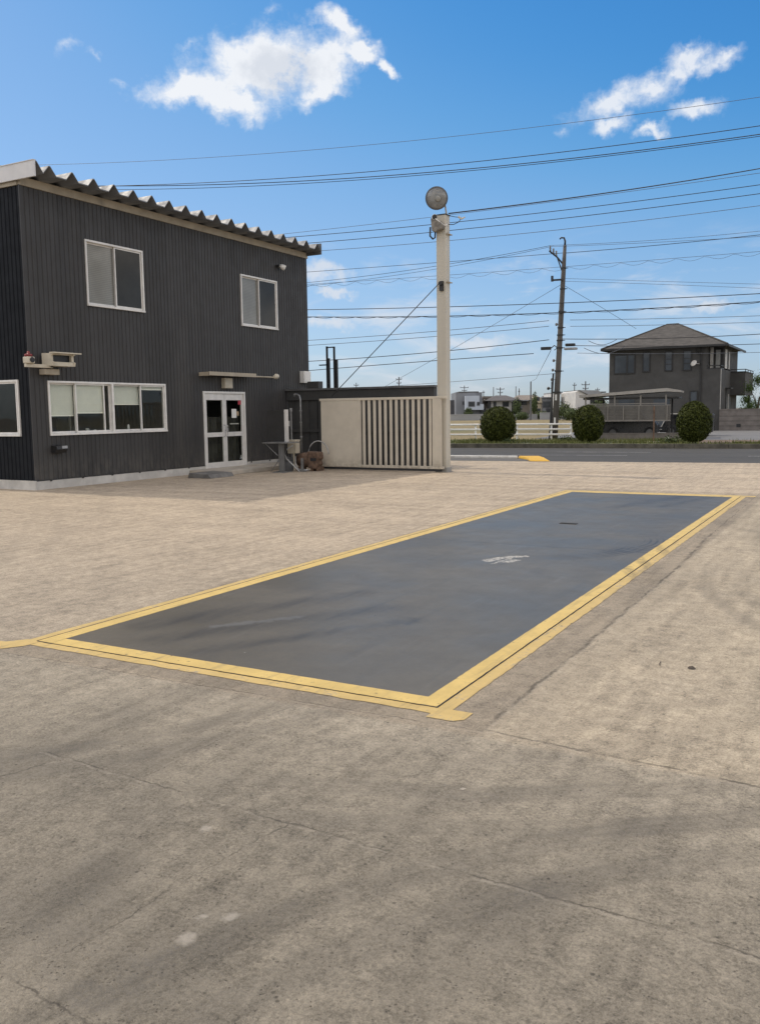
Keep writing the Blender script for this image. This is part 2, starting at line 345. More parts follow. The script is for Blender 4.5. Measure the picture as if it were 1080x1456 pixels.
def deck_material():
    m, g, b = new_mat('deck_steel')
    pos = flat(g.n('ShaderNodeNewGeometry').outputs['Position'], g)
    n0 = g.noise(pos, .8, 4, .5, .2); n1 = g.noise(pos, 3.2, 5, .6, .2); n2 = g.noise(pos, 28, 5, .7); 
    dr = g.noise(g.mapv(pos, rot=(0, 0, R(3)), sc=(6, .45, 1)), 1.2, 7, .7)
    dr2 = g.noise(g.mapv(pos, rot=(0, 0, R(28)), sc=(11, .7, 1)), 1.2, 6, .65)
    c = g.mix(g.ss(n0, .3, .7), (.090, .080, .060), (.124, .110, .084))
    c = g.mix(g.ss(n1, .35, .75, 0, .55), c, (.078, .073, .063))
    c = g.mix(g.ss(dr, .5, .78, 0, .5), c, (.058, .055, .048))
    c = g.mix(g.ss(dr2, .55, .8, 0, .35), c, (.19, .185, .175))
    c = g.mix(g.ss(n2, .55, .8, 0, .3), c, (.20, .192, .178))
    wob = g.vm('ADD', pos, g.vm('SCALE', g.vm('SUBTRACT', g.noise(pos, 9, 6, .7, col=True), (.5, .5, .5)), None, .22)); wob = flat(wob, g)
    # white paint smear: three overlapping strokes
    sm = None
    for a, bb, w in [((-3.50, 8.66), (-3.46, 8.86), .06), ((-3.46, 8.86), (-3.36, 8.99), .06), ((-3.36, 8.99), (-3.25, 9.10), .04), ((-3.40, 8.50), (-3.33, 8.95), .018), ((-3.30, 8.66), (-3.24, 8.80), .045)]:
        k = g.ss(g.seg(wob, a, bb), w * .7, w * 1.35, 1, 0); sm = k if sm is None else g.m('MAXIMUM', sm, k)
    sm = g.m('MULTIPLY', sm, g.ss(g.noise(pos, 22, 6, .75), .38, .55))
    # pale scratch and dark tyre drag near the entry end
    sc_ = g.m('MULTIPLY', g.ss(g.seg(wob, (-4.25, 5.10), (-3.86, 5.62)), .02, .07, .55, 0), 1.)
    c = g.mix(sc_, c, (.17, .17, .165))
    for a, bb, w in [((-4.75, 4.9), (-3.9, 6.6), .12), ((-4.4, 4.6), (-3.4, 6.2), .10), ((-3.9, 4.5), (-3.0, 5.9), .07), ((-2.9, 16.5), (-3.6, 14.2), .13), ((-2.45, 16.5), (-2.9, 14.6), .08)]:
        c = g.mix(g.m('MULTIPLY', g.ss(g.seg(wob, a, bb), w * .1, w * 2.2, .6, 0), g.ss(dr, .35, .65, .3, 1.1)), c, (.035, .034, .032))
    # concentric scrub marks of turning tyres by the right edge
    for cx, cy, rr, my in [(-3.55, 10.2, 1.22, 9.45), (-3.3, 10.6, 1.15, 10.2)]:
        rad = g.vm('DISTANCE', pos, (cx, cy, 0)); rip = g.m('SINE', g.m('MULTIPLY', rad, 85.))
        k = g.m('MULTIPLY', g.ss(rip, .1, .9), g.ss(g.m('ABSOLUTE', g.m('SUBTRACT', rad, rr)), .10, .22, 1, 0))
        k = g.m('MULTIPLY', k, g.ss(g.vm('DISTANCE', pos, (cx + rr, my, 0)), .45, 1.0, .85, 0)); c = g.mix(k, c, (.025, .025, .025))
    seam = g.ss(g.seg(flat(g.vm('ADD', pos, (0, 0, 0)), g), (-5.1, 9.84), (-2.0, 9.86)), .006, .014, .8, 0)
    c = g.mix(seam, c, (.02, .02, .02))
    fl = g.m('MULTIPLY', g.ss(g.voro(pos, 3.4), .012, .03, 1, 0), .7); c = g.mix(fl, c, (.5, .5, .48))
    sp = g.m('MULTIPLY', g.ss(g.voro(g.vm('ADD', pos, (7, 2, 0)), 14), .03, .09, 1, 0), g.ss(g.noise(pos, 2.6, 3), .5, .58, 0, .8)); c = g.mix(sp, c, (.03, .03, .028))
    grit = g.noise(pos, 160, 3, .75); c = g.vm('SCALE', c, None, g.ss(grit, .3, .7, .84, 1.16))
    fl2 = g.m('MULTIPLY', g.ss(g.voro(g.vm('ADD', pos, (3, 5, 0)), 2.6), .015, .032, 1, 0), .9); c = g.mix(fl2, c, (.015, .015, .015))
    c = g.mix(g.m('MULTIPLY', sm, .8), c, (.46, .45, .42))
    g.put(b.inputs['Base Color'], c)
    g.put(b.inputs['Roughness'], g.m('ADD', g.ss(g.m('ADD', g.m('MULTIPLY', n0, .6), g.m('MULTIPLY', n1, .4)), .35, .65, .36, .46), g.m('MULTIPLY', sm, .3))); b.inputs['Specular IOR Level'].default_value = .40; b.inputs['Specular Tint'].default_value = (1, .82, .58, 1)
    h = g.m('ADD', g.m('MULTIPLY', n2, .4), n1); g.put(b.inputs['Normal'], g.bump(h, .25, .006))
    return m
def asphalt_material(name, col, streak=True):
    m, g, b = new_mat(name)
    pos = flat(g.n('ShaderNodeNewGeometry').outputs['Position'], g)
    q = g.mapv(pos, rot=(0, 0, -TH), sc=(.12, 1.6, 1))
    s1 = g.noise(q, 1.0, 6, .65); n1 = g.noise(pos, 1.2, 6, .7); n2 = g.noise(pos, 60, 3, .7)
    c = g.mix(g.ss(s1, .35, .7), tuple(k * .75 for k in col), tuple(k * 1.25 for k in col))
    c = g.mix(g.ss(n1, .4, .75, 0, .5), c, tuple(k * 1.15 for k in col)); c = g.mix(g.ss(n2, .4, .8, 0, .4), c, tuple(k * 1.6 for k in col))
    g.put(b.inputs['Base Color'], c); b.inputs['Roughness'].default_value = .85
    g.put(b.inputs['Normal'], g.bump(n2, .4, .01)); return m
def field_material():
    m, g, b = new_mat('field_grass')
    pos = flat(g.n('ShaderNodeNewGeometry').outputs['Position'], g)
    q = g.mapv(pos, rot=(0, 0, -TH)); x, y, _ = g.xyz(q)[:3]
    n1 = g.noise(g.mapv(q, sc=(.25, 1.2, 1)), .5, 6, .65); n2 = g.noise(pos, 6, 5, .7)
    c = g.mix(g.ss(n1, .35, .65), (.185, .145, .068), (.26, .205, .10)); c = g.mix(g.ss(n2, .4, .8, 0, .5), c, (.15, .125, .06))
    gr = g.m('MULTIPLY', g.ss(g.m('ADD', y, g.m('MULTIPLY', n1, 8)), 58, 61), g.ss(g.m('ADD', y, g.m('MULTIPLY', n1, 8)), 74, 70))
    gr = g.m('MULTIPLY', gr, g.ss(x, -14, -22, .25, 1))
    c = g.mix(g.m('MULTIPLY', gr, .9), c, (.05, .075, .02))
    c = g.mix(g.m('MULTIPLY', g.ss(y, 118, 124), .85), c, (.10, .10, .09))
    g.put(b.inputs['Base Color'], c); b.inputs['Roughness'].default_value = .95; g.put(b.inputs['Normal'], g.bump(n2, .5, .08)); return m

M_yard = yard_material()
M_yel_out = paint_material('yellow_ground_paint', (.54, .385, .135), (.29, .245, .18), .53, 3.)
M_yel_in = paint_material('yellow_deck_paint', (.60, .43, .135), (.15, .14, .11), .57, 11.)
M_yel_kerb = paint_material('yellow_kerb_paint', (.72, .42, .03), (.35, .3, .2), .7, 5.)
M_deck = deck_material()
M_road = asphalt_material('road_asphalt', (.050, .048, .044)); M_walk = asphalt_material('pavement_asphalt', (.10, .096, .087)); M_drive = asphalt_material('drive_asphalt', (.15, .15, .15))
M_field = field_material()
M_dirt = pbr('bare_soil', (.16, .115, .085), .95, var=.3, scale=2, bump=.05, bscale=8)
M_turf = pbr('turf', (.10, .11, .042), .95, var=.45, scale=1.3, bump=.06, bscale=14)
M_kerbc = pbr('kerb_concrete', (.74, .72, .67), .85, var=.15, scale=4, dirt=(.2, .18, .15))
M_kerbd = pbr('dark_kerb', (.11, .10, .075), .9, var=.35, scale=2.5, dirt=(.05, .05, .035))  # far kerb in a dark mottled colour

# ------------------------------------------------------------------ ground, road and paving
mb = MB(); mb.sheet(-900, 900, -300, 1200, -.06); struct('ground', mb, M_dirt)
STAIN_SEGS = [((-1.9, 3.2), (-1.2, 3.92), .03, .09, .16), ((-1.62, 2.97), (-.9, 3.72), .03, .10, .18), ((-1.16, 3.77), (-.3, 5.1), .04, .16, .10),
                             ((-2.84, 2.86), (-2.98, 3.9), .04, .16, .22), ((-3.76, 3.6), (-2.84, 2.91), .02, .09, .14), ((-3.46, 2.5), (-3.25, 2.95), .02, .10, .25),
                             ((-2.15, 1.8), (-2.56, 2.67), .04, .16, .18), ((-2.42, 2.8), (-2.56, 3.3), .03, .12, .14), ((-1.03, 2.0), (-.88, 2.7), .04, .14, .22),
                             ((-.86, 2.7), (-.7, 3.3), .03, .12, .2), ((-3.45, 2.86), (-3.37, 4.1), .05, .2, .2), ((-2.35, 1.6), (-2.3, 2.1), .05, .18, .2),
                             ((-1.73, 1.7), (-1.7, 2.2), .05, .2, .2), ((-12, 9.9), (-8.4, 6.5), .02, .10, .13), ((-11.4, 9.9), (-8.0, 6.7), .02, .08, .10),
                             ((-1.95, 9.3), (-1.0, 6.85), .02, .12, .11), ((-1.65, 9.3), (-.75, 6.9), .02, .11, .11), ((-1.45, 10.4), (-.6, 8.0), .02, .12, .08),
                             ((-1.60, 4.1), (-1.62, 9.5), .10, .30, .15), ((-5.3, 4.1), (-2.0, 4.0), .03, .14, .20), ((-1.7, 12.5), (-1.8, 16.5), .05, .3, .2)]
STAIN_ARCS = [(1.9, .4, 3.9, -1.55, 2.3, 2.4, .42), (1.9, .4, 3.62, -1.3, 2.2, 2.4, .36), (-6.2, 5.2, 3.7, -3.0, 3.3, 1.7, .42), (-6.2, 5.2, 3.95, -2.8, 3.2, 1.7, .34), (2.2, 8.9, 3.5, -1.0, 7.4, 2.4, .42), (2.2, 8.9, 3.2, -.7, 7.5, 2.4, .36), (-3.2, 7.2, 4.3, -1.2, 3.3, 1.6, .36), (-3.2, 7.2, 4.62, -1.0, 3.1, 1.6, .3), (1.2, 14.5, 3.4, -1.0, 11.8, 2.5, .3), (-13.5, 4.5, 5.5, -9.0, 7.6, 3.0, .2), (.8, 3.2, 2.3, -.9, 4.6, 1.1, .2)]
STAIN_SPOTS = [(-2.3, 1.75, .9, .6, .34), (-1.0, 2.55, .3, .35, .28), (-1.75, 1.7, .5, .3, .2), (-3.2, 2.6, .7, .6, .2)]
def yard_mesh():
    """The yard as one sheet, finer near the scale, with the outlines of the tyre and oil marks and one painted shadow as attributes."""
    xs = np.concatenate([np.linspace(-45, -14, 9)[:-1], np.linspace(-14, -6.5, 76)[:-1], np.linspace(-6.5, -4, 56)[:-1], np.linspace(-4, 1.2, 209)[:-1], np.linspace(1.2, 2.5, 20)[:-1], np.linspace(2.5, 30, 12)])
    ya_ = np.concatenate([np.linspace(-14, 1.2, 6)[:-1], np.linspace(1.2, 5.2, 161)[:-1], np.linspace(5.2, 12, 151)[:-1], np.linspace(12, 16, 41)]); fr = np.linspace(0, 1, 24)[1:]
    X, A = np.meshgrid(xs, np.concatenate([ya_, fr + 100])); yf = (27.15 + .1305 * X) / .9914
    Y = np.where(A > 50, 16 + (yf - 16) * (A - 100), A)
    rw = np.random.default_rng(5); wx = sum(rw.uniform(.3, 1) * .004 * np.sin(X * rw.uniform(1, 9) + Y * rw.uniform(1, 9) + rw.uniform(0, 6)) for _ in range(8)); px, py = X + wx, Y + np.roll(wx, 7, 1)
    ss = lambda v, a, b: (lambda t: t * t * (3 - 2 * t))(np.clip((v - a) / (b - a), 0, 1))
    st = np.zeros_like(X); tk = np.zeros_like(X)
    for a, b, w0, w1, k in STAIN_SEGS:
        ax, ay = a; bx, by = b; L = (bx - ax) ** 2 + (by - ay) ** 2; h = np.clip(((px - ax) * (bx - ax) + (py - ay) * (by - ay)) / L, 0, 1)
        d = np.hypot(px - ax - h * (bx - ax), py - ay - h * (by - ay)); st += (.65 * (1 - ss(d, w1 * .62, w1 * .9)) + .35 * (1 - ss(d, w0 * .3, w1 * 1.3))) * k * .62
    for cx, cy, rr, mx, my, ext, k in STAIN_ARCS:
        rad = np.hypot(px - cx, py - cy); tk += (1 - ss(np.abs(rad - rr), .06, .088)) * (1 - ss(np.hypot(X - mx, Y - my), ext * .45, ext)) * k * .60 * (.75 + .25 * np.sin(rad * 120))
    for ex, ey, ra, rb, k in STAIN_SPOTS: st += (1 - ss(np.hypot((px - ex) / ra, (py - ey) / rb), .1, 1.0)) * k * .55
    st += (1 - ss(np.hypot((px + .35) / 1.25, (py - 12.3) / 2.6), .3, 1.0)) * .62  # soft shadow of an unseen vehicle, painted in at the right edge
    ny, nx = X.shape; me = bpy.data.meshes.new('yard'); idx = np.arange(nx * ny).reshape(ny, nx)
    F = np.stack([idx[:-1, :-1], idx[:-1, 1:], idx[1:, 1:], idx[1:, :-1]], -1).reshape(-1, 4)
    me.from_pydata(np.stack([X, Y, np.zeros_like(X)], -1).reshape(-1, 3).tolist(), [], F.tolist()); me.update()
    for nm, v in (('stain_shade', st), ('track', tk)):
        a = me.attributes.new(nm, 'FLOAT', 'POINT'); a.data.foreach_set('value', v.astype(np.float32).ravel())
    me.materials.append(M_yard); o = bpy.data.objects.new('yard', me); COL.objects.link(o); tag(o, kind='structure')
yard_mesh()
mb = MB(RD); mb.sheet(-140, 140, 27.0, 37.1, -.012); struct('road', mb, M_road)
mb = MB(RD); mb.quad((-90, 27.15, .004), (-5.35, 27.15, .004), (-6.0, 28.0, .004), (-6.4, 28.6, .004), (-90, 28.6, .004)); struct('sidewalk', mb, M_walk)
mb = MB(RD); mb.sheet(-700, 700, 37.0, 900, .14); struct('field', mb, M_field)
mb = MB(RD); mb.sheet(-60, -1.2, 36.98, 42.2, .146); mb.sheet(-1.2, 60, 36.98, 37.9, .146); struct('verge', mb, M_turf)
mb = MB(RD); mb.sheet(-1.2, 60, 37.9, 41.8, .147); struct('bare_ground', mb, M_dirt)
mb = MB(RD); mb.quad((-1.9, 41.8, .15), (60, 41.8, .15), (60, 59.5, .15), (-9, 59.5, .15), (-9, 43.6, .15), (-1.9, 43.6, .15)); struct('driveway', mb, M_drive)
mb = MB(RD)
for k in range(-16, 17): mb.box(k * 2.0 + .008, k * 2.0 + 1.992, 36.76, 36.98, -.01, .165)
tag(mb.build('kerb', M_kerbd), kind='structure')
mb = MB(RD)
for k in range(0, 30): mb.box(-6.45 - .6 * (k + 1) + .006, -6.45 - .6 * k - .006, 28.55, 28.75, 0, .085)
tag(mb.build('kerb', M_kerbc, bevel=.015), kind='structure')
mb = MB(RD)
for t0_, t1_ in [(-14, -10.5), (-6, -2.6), (1.5, 5.0), (9, 12.5)]: mb.sheet(t0_, t1_, 33.3, 33.42, -.006)
mb.sheet(-90, -3.2, 31.0, 31.10, -.006); mb.sheet(.6, 60, 31.0, 31.12, -.006)
M_wline = paint_material('worn_white_line', (.42, .42, .40), (.08, .08, .08), .47, 8.)
struct('road_marking', mb, M_wline)
# yellow kerb return at the driveway mouth
mb = MB(RD)
lo = [(-6.44, 28.74), (-5.72, 28.78), (-5.42, 28.0), (-5.08, 27.12), (-5.68, 27.05), (-6.0, 28.0)]
mb.add([(t, n, 0) for t, n in lo] + [(t + .03 * (1 if i in (0, 5) else -1), n, h) for i, ((t, n), h) in enumerate(zip(lo, (.085, .085, .08, .03, .03, .08)))],
       [(0, 1, 2, 5), (2, 3, 4, 5), (6, 11, 8, 7), (8, 11, 10, 9)] + [(i, (i + 1) % 6, 6 + (i + 1) % 6, 6 + i) for i in range(6)])
tag(mb.build('kerb_ramp', M_yel_kerb, bevel=.02), 'bright yellow painted kerb end sloping down at the yard exit', 'kerb')

# ------------------------------------------------------------------ truck scale
M_gap = pbr('gap_dark', (.012, .011, .010), .9, var=.3)
mb = MB()
def ragged(mb, x0, x1, y0, y1, z, along, amp=.012, step=.16):       # painted band with a hand-brushed outer edge
    n = max(2, int((y1 - y0 if along == 'y' else x1 - x0) / step)); pa = []; pb = []
    for i in range(n + 1):
        k = i / n
        ja, jb = (random.uniform(-amp, amp) for _ in range(2))
        if along == 'y': pa.append((x0 + ja, y0 + (y1 - y0) * k, z)); pb.append((x1 + jb, y0 + (y1 - y0) * k, z))
        else: pa.append((x0 + (x1 - x0) * k, y0 + ja, z)); pb.append((x0 + (x1 - x0) * k, y1 + jb, z))
    mb.add(pa + pb, [(i, i + 1, n + 2 + i, n + 1 + i) for i in range(n)])
XL0, XL1, XR0, XR1, YN0, YN1, YF0, YF1 = -5.225, -5.13, -1.99, -1.895, 4.095, 4.185, 16.72, 17.0
ragged(mb, XL0, XL1 - .014, 4.19, 16.8, .0028, 'y', .007, .07); ragged(mb, XR0 + .006, XR1, 4.19, 16.8, .0028, 'y', .005, .06)
ragged(mb, -5.1, -1.9, YN0, YN1 - .002, .0028, 'x', .006, .07); ragged(mb, -5.24, -1.75, 16.82, 17.02, .0028, 'x', .02)
mb.quad((-1.98, 4.03, .0032), (-1.83, 4.03, .0032), (-1.78, 4.08, .0032), (-1.78, 4.19, .0032), (-1.98, 4.19, .0032))
mb.quad((-5.62, 3.90, .0032), (-5.2, 3.93, .0032), (-5.11, 4.06, .0032), (-5.1, 4.185, .0032), (-5.24, 4.2, .0032), (-5.33, 4.08, .0032), (-5.62, 4.05, .0032))
struct('yellow_marking', mb, M_yel_out)
ts = thing('truck_scale', 'long dark steel weighbridge deck edged in yellow, set flush in the concrete yard', 'weighbridge', (-3.56, 10.5, 0))
mb = MB(); mb.box(XL1, XR0, YN1, 16.80, .0, .0055); mb.build('deck_plate', M_deck, ts)
mb = MB(); mb.sheet(XL1 - .018, XL1 - .0005, 4.2, 16.8, .0042); mb.sheet(XR0 + .0005, XR0 + .007, 4.2, 16.8, .0042); mb.sheet(XL1, XR0, YN1 - .0025, YN1 - .0005, .0042); mb.build('edge_gap', M_gap, ts, recalc=False)
mb = MB(); ragged(mb, XL1 + .002, XL1 + .135, 4.19, 16.79, .0066, 'y', .002, .05); ragged(mb, XR0 - .115, XR0 - .002, 4.19, 16.79, .0066, 'y', .002, .05)
ragged(mb, XL1 + .14, XR0 - .10, YN1 + .002, YN1 + .135, .0068, 'x', .002, .05); ragged(mb, XL1 + .15, XR0 - .1, 16.62, 16.79, .0068, 'x', .01)
mb.build('painted_border', M_yel_in, ts, recalc=False)
mb = MB(); mb.box(-3.76, -3.52, 11.92, 12.02, .0056, .011); mb.build('access_slot', M_gap, ts)

# ------------------------------------------------------------------ building materials
M_side_shade = pbr('shaded_siding', (.0095, .011, .014), .6, var=.10, scale=1.5, streak=True, spec=.12)  # same siding as the front, with the side wall's shade put into its colour
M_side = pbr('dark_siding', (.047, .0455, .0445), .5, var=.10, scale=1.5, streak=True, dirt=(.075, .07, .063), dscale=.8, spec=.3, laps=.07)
M_inner = pbr('room_plaster', (.20, .20, .18), .9, var=.08)
M_floor = pbr('room_floor', (.12, .11, .10), .7, var=.1)
M_plinth = pbr('plinth_concrete', (.52, .50, .46), .85, var=.15, scale=2.2, dirt=(.24, .23, .21), bump=.01, bscale=25)
M_fascia = pbr('fascia_steel', (.62, .61, .60), .5, .1, var=.06, scale=2, dirt=(.48, .47, .45))
M_roof = pbr('galvanised_roof', (.15, .16, .175), .55, .0, var=.10, scale=2, dirt=(.11, .108, .105))
M_beam = pbr('eave_trim', (.38, .33, .25), .6, var=.12, scale=3, dirt=(.16, .14, .11))
M_alu = pbr('aluminium_frame', (.72, .70, .66), .42, .1, var=.07, scale=6, dirt=(.42, .41, .39))
M_blind = pbr('white_blind', (.88, .87, .78), .7, var=.04)
M_greyblind = pbr('frosted_blind', (.42, .43, .40), .7, var=.12, scale=.8)
M_frost = pbr('frosted_pane', (.21, .21, .19), .12, var=.16, scale=.9, slats=True); M_dim = pbr('dim_pane', (.030, .030, .028), .10, var=.3, scale=.9, spec=.22)
M_screen = pbr('insect_screen', (.05, .05, .05), .8)
M_curtain = pbr('dark_curtain', (.05, .048, .04), .9, var=.25, scale=4)
M_black = pbr('black_plastic', (.018, .018, .019), .45)
M_cream = pbr('cream_enamel', (.52, .47, .37), .5, var=.1, scale=4, dirt=(.30, .25, .17))
M_white = pbr('white_paint', (.72, .71, .67), .5, var=.06, dirt=(.5, .48, .43))
M_step = pbr('step_concrete', (.40, .36, .30), .85, var=.18, scale=2.5, dirt=(.22, .20, .17), bump=.02)
M_rub = pbr('ramp_rubber', (.15, .145, .135), .85, var=.25, scale=4)
M_red = pbr('red_lens', (.16, .018, .016), .25, var=.2)
M_redp = pbr('red_sticker', (.40, .04, .06), .5)
M_paper = pbr('paper', (.75, .74, .70), .8, var=.04); M_tan = pbr('tan_card', (.45, .33, .20), .8)
def glass(name, tint, refl):
    m = bpy.data.materials.new(name); m.use_nodes = True; nt = m.node_tree; nt.nodes.clear(); g = G(nt)
    out = g.n('ShaderNodeOutputMaterial'); tr = g.n('ShaderNodeBsdfTransparent'); gl = g.n('ShaderNodeBsdfGlossy'); mx = g.n('ShaderNodeMixShader')
    tr.inputs[0].default_value = (*tint, 1); gl.inputs['Roughness'].default_value = .012; gl.inputs[0].default_value = (.9, .95, 1, 1)
    pos = g.n('ShaderNodeNewGeometry').outputs['Position']
    gl.inputs['Normal']; g.put(gl.inputs['Normal'], g.bump(g.noise(pos, 1.3, 2), .04, .05))
    gn = g.n('ShaderNodeNewGeometry'); ndv = g.m('ABSOLUTE', g.vm('DOT_PRODUCT', gn.outputs['Normal'], gn.outputs['Incoming'])); sch = g.m('MULTIPLY_ADD', g.m('POWER', g.m('SUBTRACT', 1., ndv), 5.), .96, .04)
    g.put(mx.inputs[0], g.m('MULTIPLY', sch, refl, clamp=True)); nt.links.new(tr.outputs[0], mx.inputs[1]); nt.links.new(gl.outputs[0], mx.inputs[2]); nt.links.new(mx.outputs[0], out.inputs[0]); return m
M_glass = glass('window_glass', (.95, .96, .94), .55)

# ------------------------------------------------------------------ office building
bld = thing('office_building', 'two storey charcoal ribbed metal office block with a zigzag steel roof edge', 'building', (-19.2, 18.4, 0))
Y0, Y1, XB, ZT = YC, 23.80, -23.2, 6.40
front_open = [(14.74, 16.56, 4.08, 5.56), (20.40, 22.15, 4.06, 5.50), (13.49, 17.18, 1.16, 2.36), (18.62, 20.44, .05, 2.2)]
side_open = [(-18.0, -16.11, 1.16, 2.38)]
def siding(F, u0, u1, z0, z1, openings, name, mat):
    mb = MB(F); p = .125; us = []
    k = u0
    prof = [(0, 0), (.086, 0), (.096, -.014), (.115, -.014)]
    while k < u1:
        for du, d in prof:
            if k + du < u1: us.append((k + du, d))
        k += p
    us.append((u1, 0))
    def depth(u):
        for (a, da), (b_, db) in zip(us, us[1:]):
            if a <= u <= b_: return da + (db - da) * (u - a) / max(1e-6, b_ - a)
        return 0
    for o in openings:
        for e in o[:2]: us.append((e, depth(e))); us.sort()
    for (a, da), (b_, db) in zip(us, us[1:]):
        if b_ - a < 1e-5: continue
        mid = (a + b_) / 2; cuts = sorted((o[2], o[3]) for o in openings if o[0] < mid < o[1]); z = z0
        for c0, c1 in cuts + [(z1, None)]:
            if c0 > z: mb.quad((a, da, z), (b_, db, z), (b_, db, c0), (a, da, c0))
            if c1: z = c1
    return mb.build(name, mat, bld, recalc=False)
siding(FR, Y0, Y1, .20, ZT, front_open, 'wall', M_side); siding(SD, XB, XF, .20, ZT, side_open, 'wall', M_side_shade)
mb = MB(); mb.box(XB, XF - .02, Y1 - .05, Y1, .2, ZT); mb.box(XB - .05, XB, Y0 + .02, Y1, .2, ZT); mb.build('wall', M_side, bld)
mb = MB(); mb.box(XF - .02, XF + .012, Y0 - .012, Y0 + .05, .2, ZT - .01); mb.build('corner_trim', M_side, bld)
mb = MB(); mb.box(XF - .25, XF + .03, Y0 - .03, 18.60, -.05, .20); mb.box(XF - .25, XF + .03, 20.46, Y1, -.05, .20); mb.box(XB, XF - .25, Y0 - .03, Y0 + .2, -.05, .20); mb.build('plinth', M_plinth, bld)
mb = MB(); mb.box(XF, XF + .035, Y0, 18.60, .188, .20); mb.build('sill_flashing', M_black, bld)
for k in np.arange(13.4, 23.6, .9):
    if not 18.5 < k < 20.5: mb = MB(); mb.box(XF + .036, XF + .05, k, k + .05, .17, .20); mb.build('anchor_plate', M_black, bld)
mb = MB(); mb.box(XB, XF - .10, Y0 + .1, Y1 - .06, 2.9, 3.05); mb.box(XB, XF - .05, Y0 + .1, Y1 - .06, .04, .08); mb.build('floor_slab', M_floor, bld)
mb = MB(); mb.box(-18.6, -18.5, Y0 + .1, Y1 - .1, .1, 2.9); mb.box(-18.6, -18.5, Y0 + .1, Y1 - .1, 3.05, 6.3); mb.box(-18.5, XF - .1, 18.1, 18.2, .1, 2.9); mb.box(-18.5, XF - .1, 18.4, 18.5, 3.05, 6.3); mb.build('partition', M_inner, bld)
# zigzag roof
RX = -15.17
prof = []; y = 13.0
while y < 23.83:
    prof += [(y, 6.585), (y + .09, 6.585)] if y == 13.0 else [(y, 6.585), (y + .26, 6.585)]
    y0_ = prof[-1][0]
    prof += [(y0_ + .15, 6.76), (y0_ + .19, 6.76)]
    y = y0_ + .19 + .15
prof = [(13.0, 6.785), (13.05, 6.785)] + [(a + .11, z) for a, z in prof[1:] if a + .11 < 23.84]
prof[2] = (13.20, 6.585)
mb = MB(); n = len(prof)
vs = [(x, a, z + dz_) for x in (RX, XB - .4) for dz_ in (0, -.022) for a, z in prof]
fs = []
for i in range(n - 1):
    fs += [(i, i + 1, 2 * n + i + 1, 2 * n + i), (n + i, 3 * n + i, 3 * n + i + 1, n + i + 1), (i, n + i, n + i + 1, i + 1), (2 * n + i, 2 * n + i + 1, 3 * n + i + 1, 3 * n + i)]
mb.add(vs, fs); rf = mb.build('roof', M_roof, bld)
mb = MB(); mb.box(XB - .4, RX + .015, 12.955, 12.998, 6.47, 6.785); mb.box(XB - .4, RX + .018, 12.94, 13.02, 6.787, 6.80); mb.build('fascia', M_fascia, rf)
yl = prof[-1][0]
mb = MB(); mb.box(XB - .4, RX + .012, yl + .002, yl + .04, 6.46, 6.79); mb.build('fascia', pbr('dark_fascia', (.12, .12, .12), .5), rf)
mb = MB(); mb.box(XF - .05, XF + .035, Y0 + .0, Y1 + .02, ZT - .01, 6.56); mb.box(XB, XF - .05, Y0 - .03, Y0 + .03, ZT - .01, 6.47); mb.build('eave_trim', M_beam, bld)

def window(F, u0, u1, z0, z1, panes, parent=bld, mullions=()):
    """panes: (ua, ub, blind_kind, blind_fraction, setback)"""
    fw = .045
    mb = MB(F)
    mb.box(u0, u1, -.09, .03, z1 - fw, z1); mb.box(u0, u1, -.09, .045, z0, z0 + fw); mb.box(u0, u0 + fw, -.09, .03, z0 + fw, z1 - fw); mb.box(u1 - fw, u1, -.09, .03, z0 + fw, z1 - fw)
    for mu in mullions: mb.box(mu - .03, mu + .03, -.09, .032, z0 + fw, z1 - fw)
    w = mb.build('window', M_alu, parent, bevel=.004)
    for ua, ub, kind, fr, sb in panes:
        s = MB(F); t = .032; a, b_ = z0 + fw + .002, z1 - fw - .002
        s.box(ua, ua + t, sb - .025, sb, a, b_); s.box(ub - t, ub, sb - .025, sb, a, b_); s.box(ua + t, ub - t, sb - .025, sb, a, a + t * 1.3); s.box(ua + t, ub - t, sb - .025, sb, b_ - t, b_)
        s.build('sash', M_alu, w)
        p = MB(F); p.box(ua + t, ub - t, sb - .016, sb - .010, a + t * 1.3, b_ - t); p.build('pane', {'frost': M_frost, 'dim': M_dim}.get(kind, M_glass), w)
        if kind in ('white', 'grey', 'screen'):
            bl = MB(F); zt = b_ - .01; zb = zt - (zt - a) * fr; k = zt
            if kind == 'screen': bl.box(ua + t, ub - t, sb - .06, sb - .055, a, b_)
            else:
                while k > zb:
                    bl.quad((ua + .02, sb - .075, k), (ub - .02, sb - .075, k), (ub - .02, sb - .050, k - .03), (ua + .02, sb - .050, k - .03)); k -= .028
                bl.box(ua + .02, ub - .02, sb - .075, sb - .05, k - .02, k)
            bl.build('blind' if kind != 'screen' else 'screen', {'white': M_blind, 'grey': M_greyblind, 'screen': M_screen}[kind], w, recalc=False)
    return w
window(FR, 14.74, 16.56, 4.08, 5.56, [(14.79, 15.68, 'frost', 1, -.05), (15.64, 16.51, 'dim', 0, .0)])
window(FR, 20.40, 22.15, 4.06, 5.50, [(20.45, 21.30, 'frost', 1, -.05), (21.26, 22.10, 'dim', 1, -.0)])
window(FR, 13.49, 17.18, 1.16, 2.36, [(13.54, 14.30, 'white', .62, -.05), (14.26, 15.13, 'white', .58, .0), (15.13, 15.34, None, 0, -.05), (15.40, 16.36, 'white', .40, -.05), (16.30, 17.13, 'white', .06, .0)], mullions=(15.37,))
window(SD, -18.0, -16.11, 1.16, 2.38, [(-17.95, -17.05, 'grey', 1, -.05), (-17.05, -16.2, None, 0, .0)])
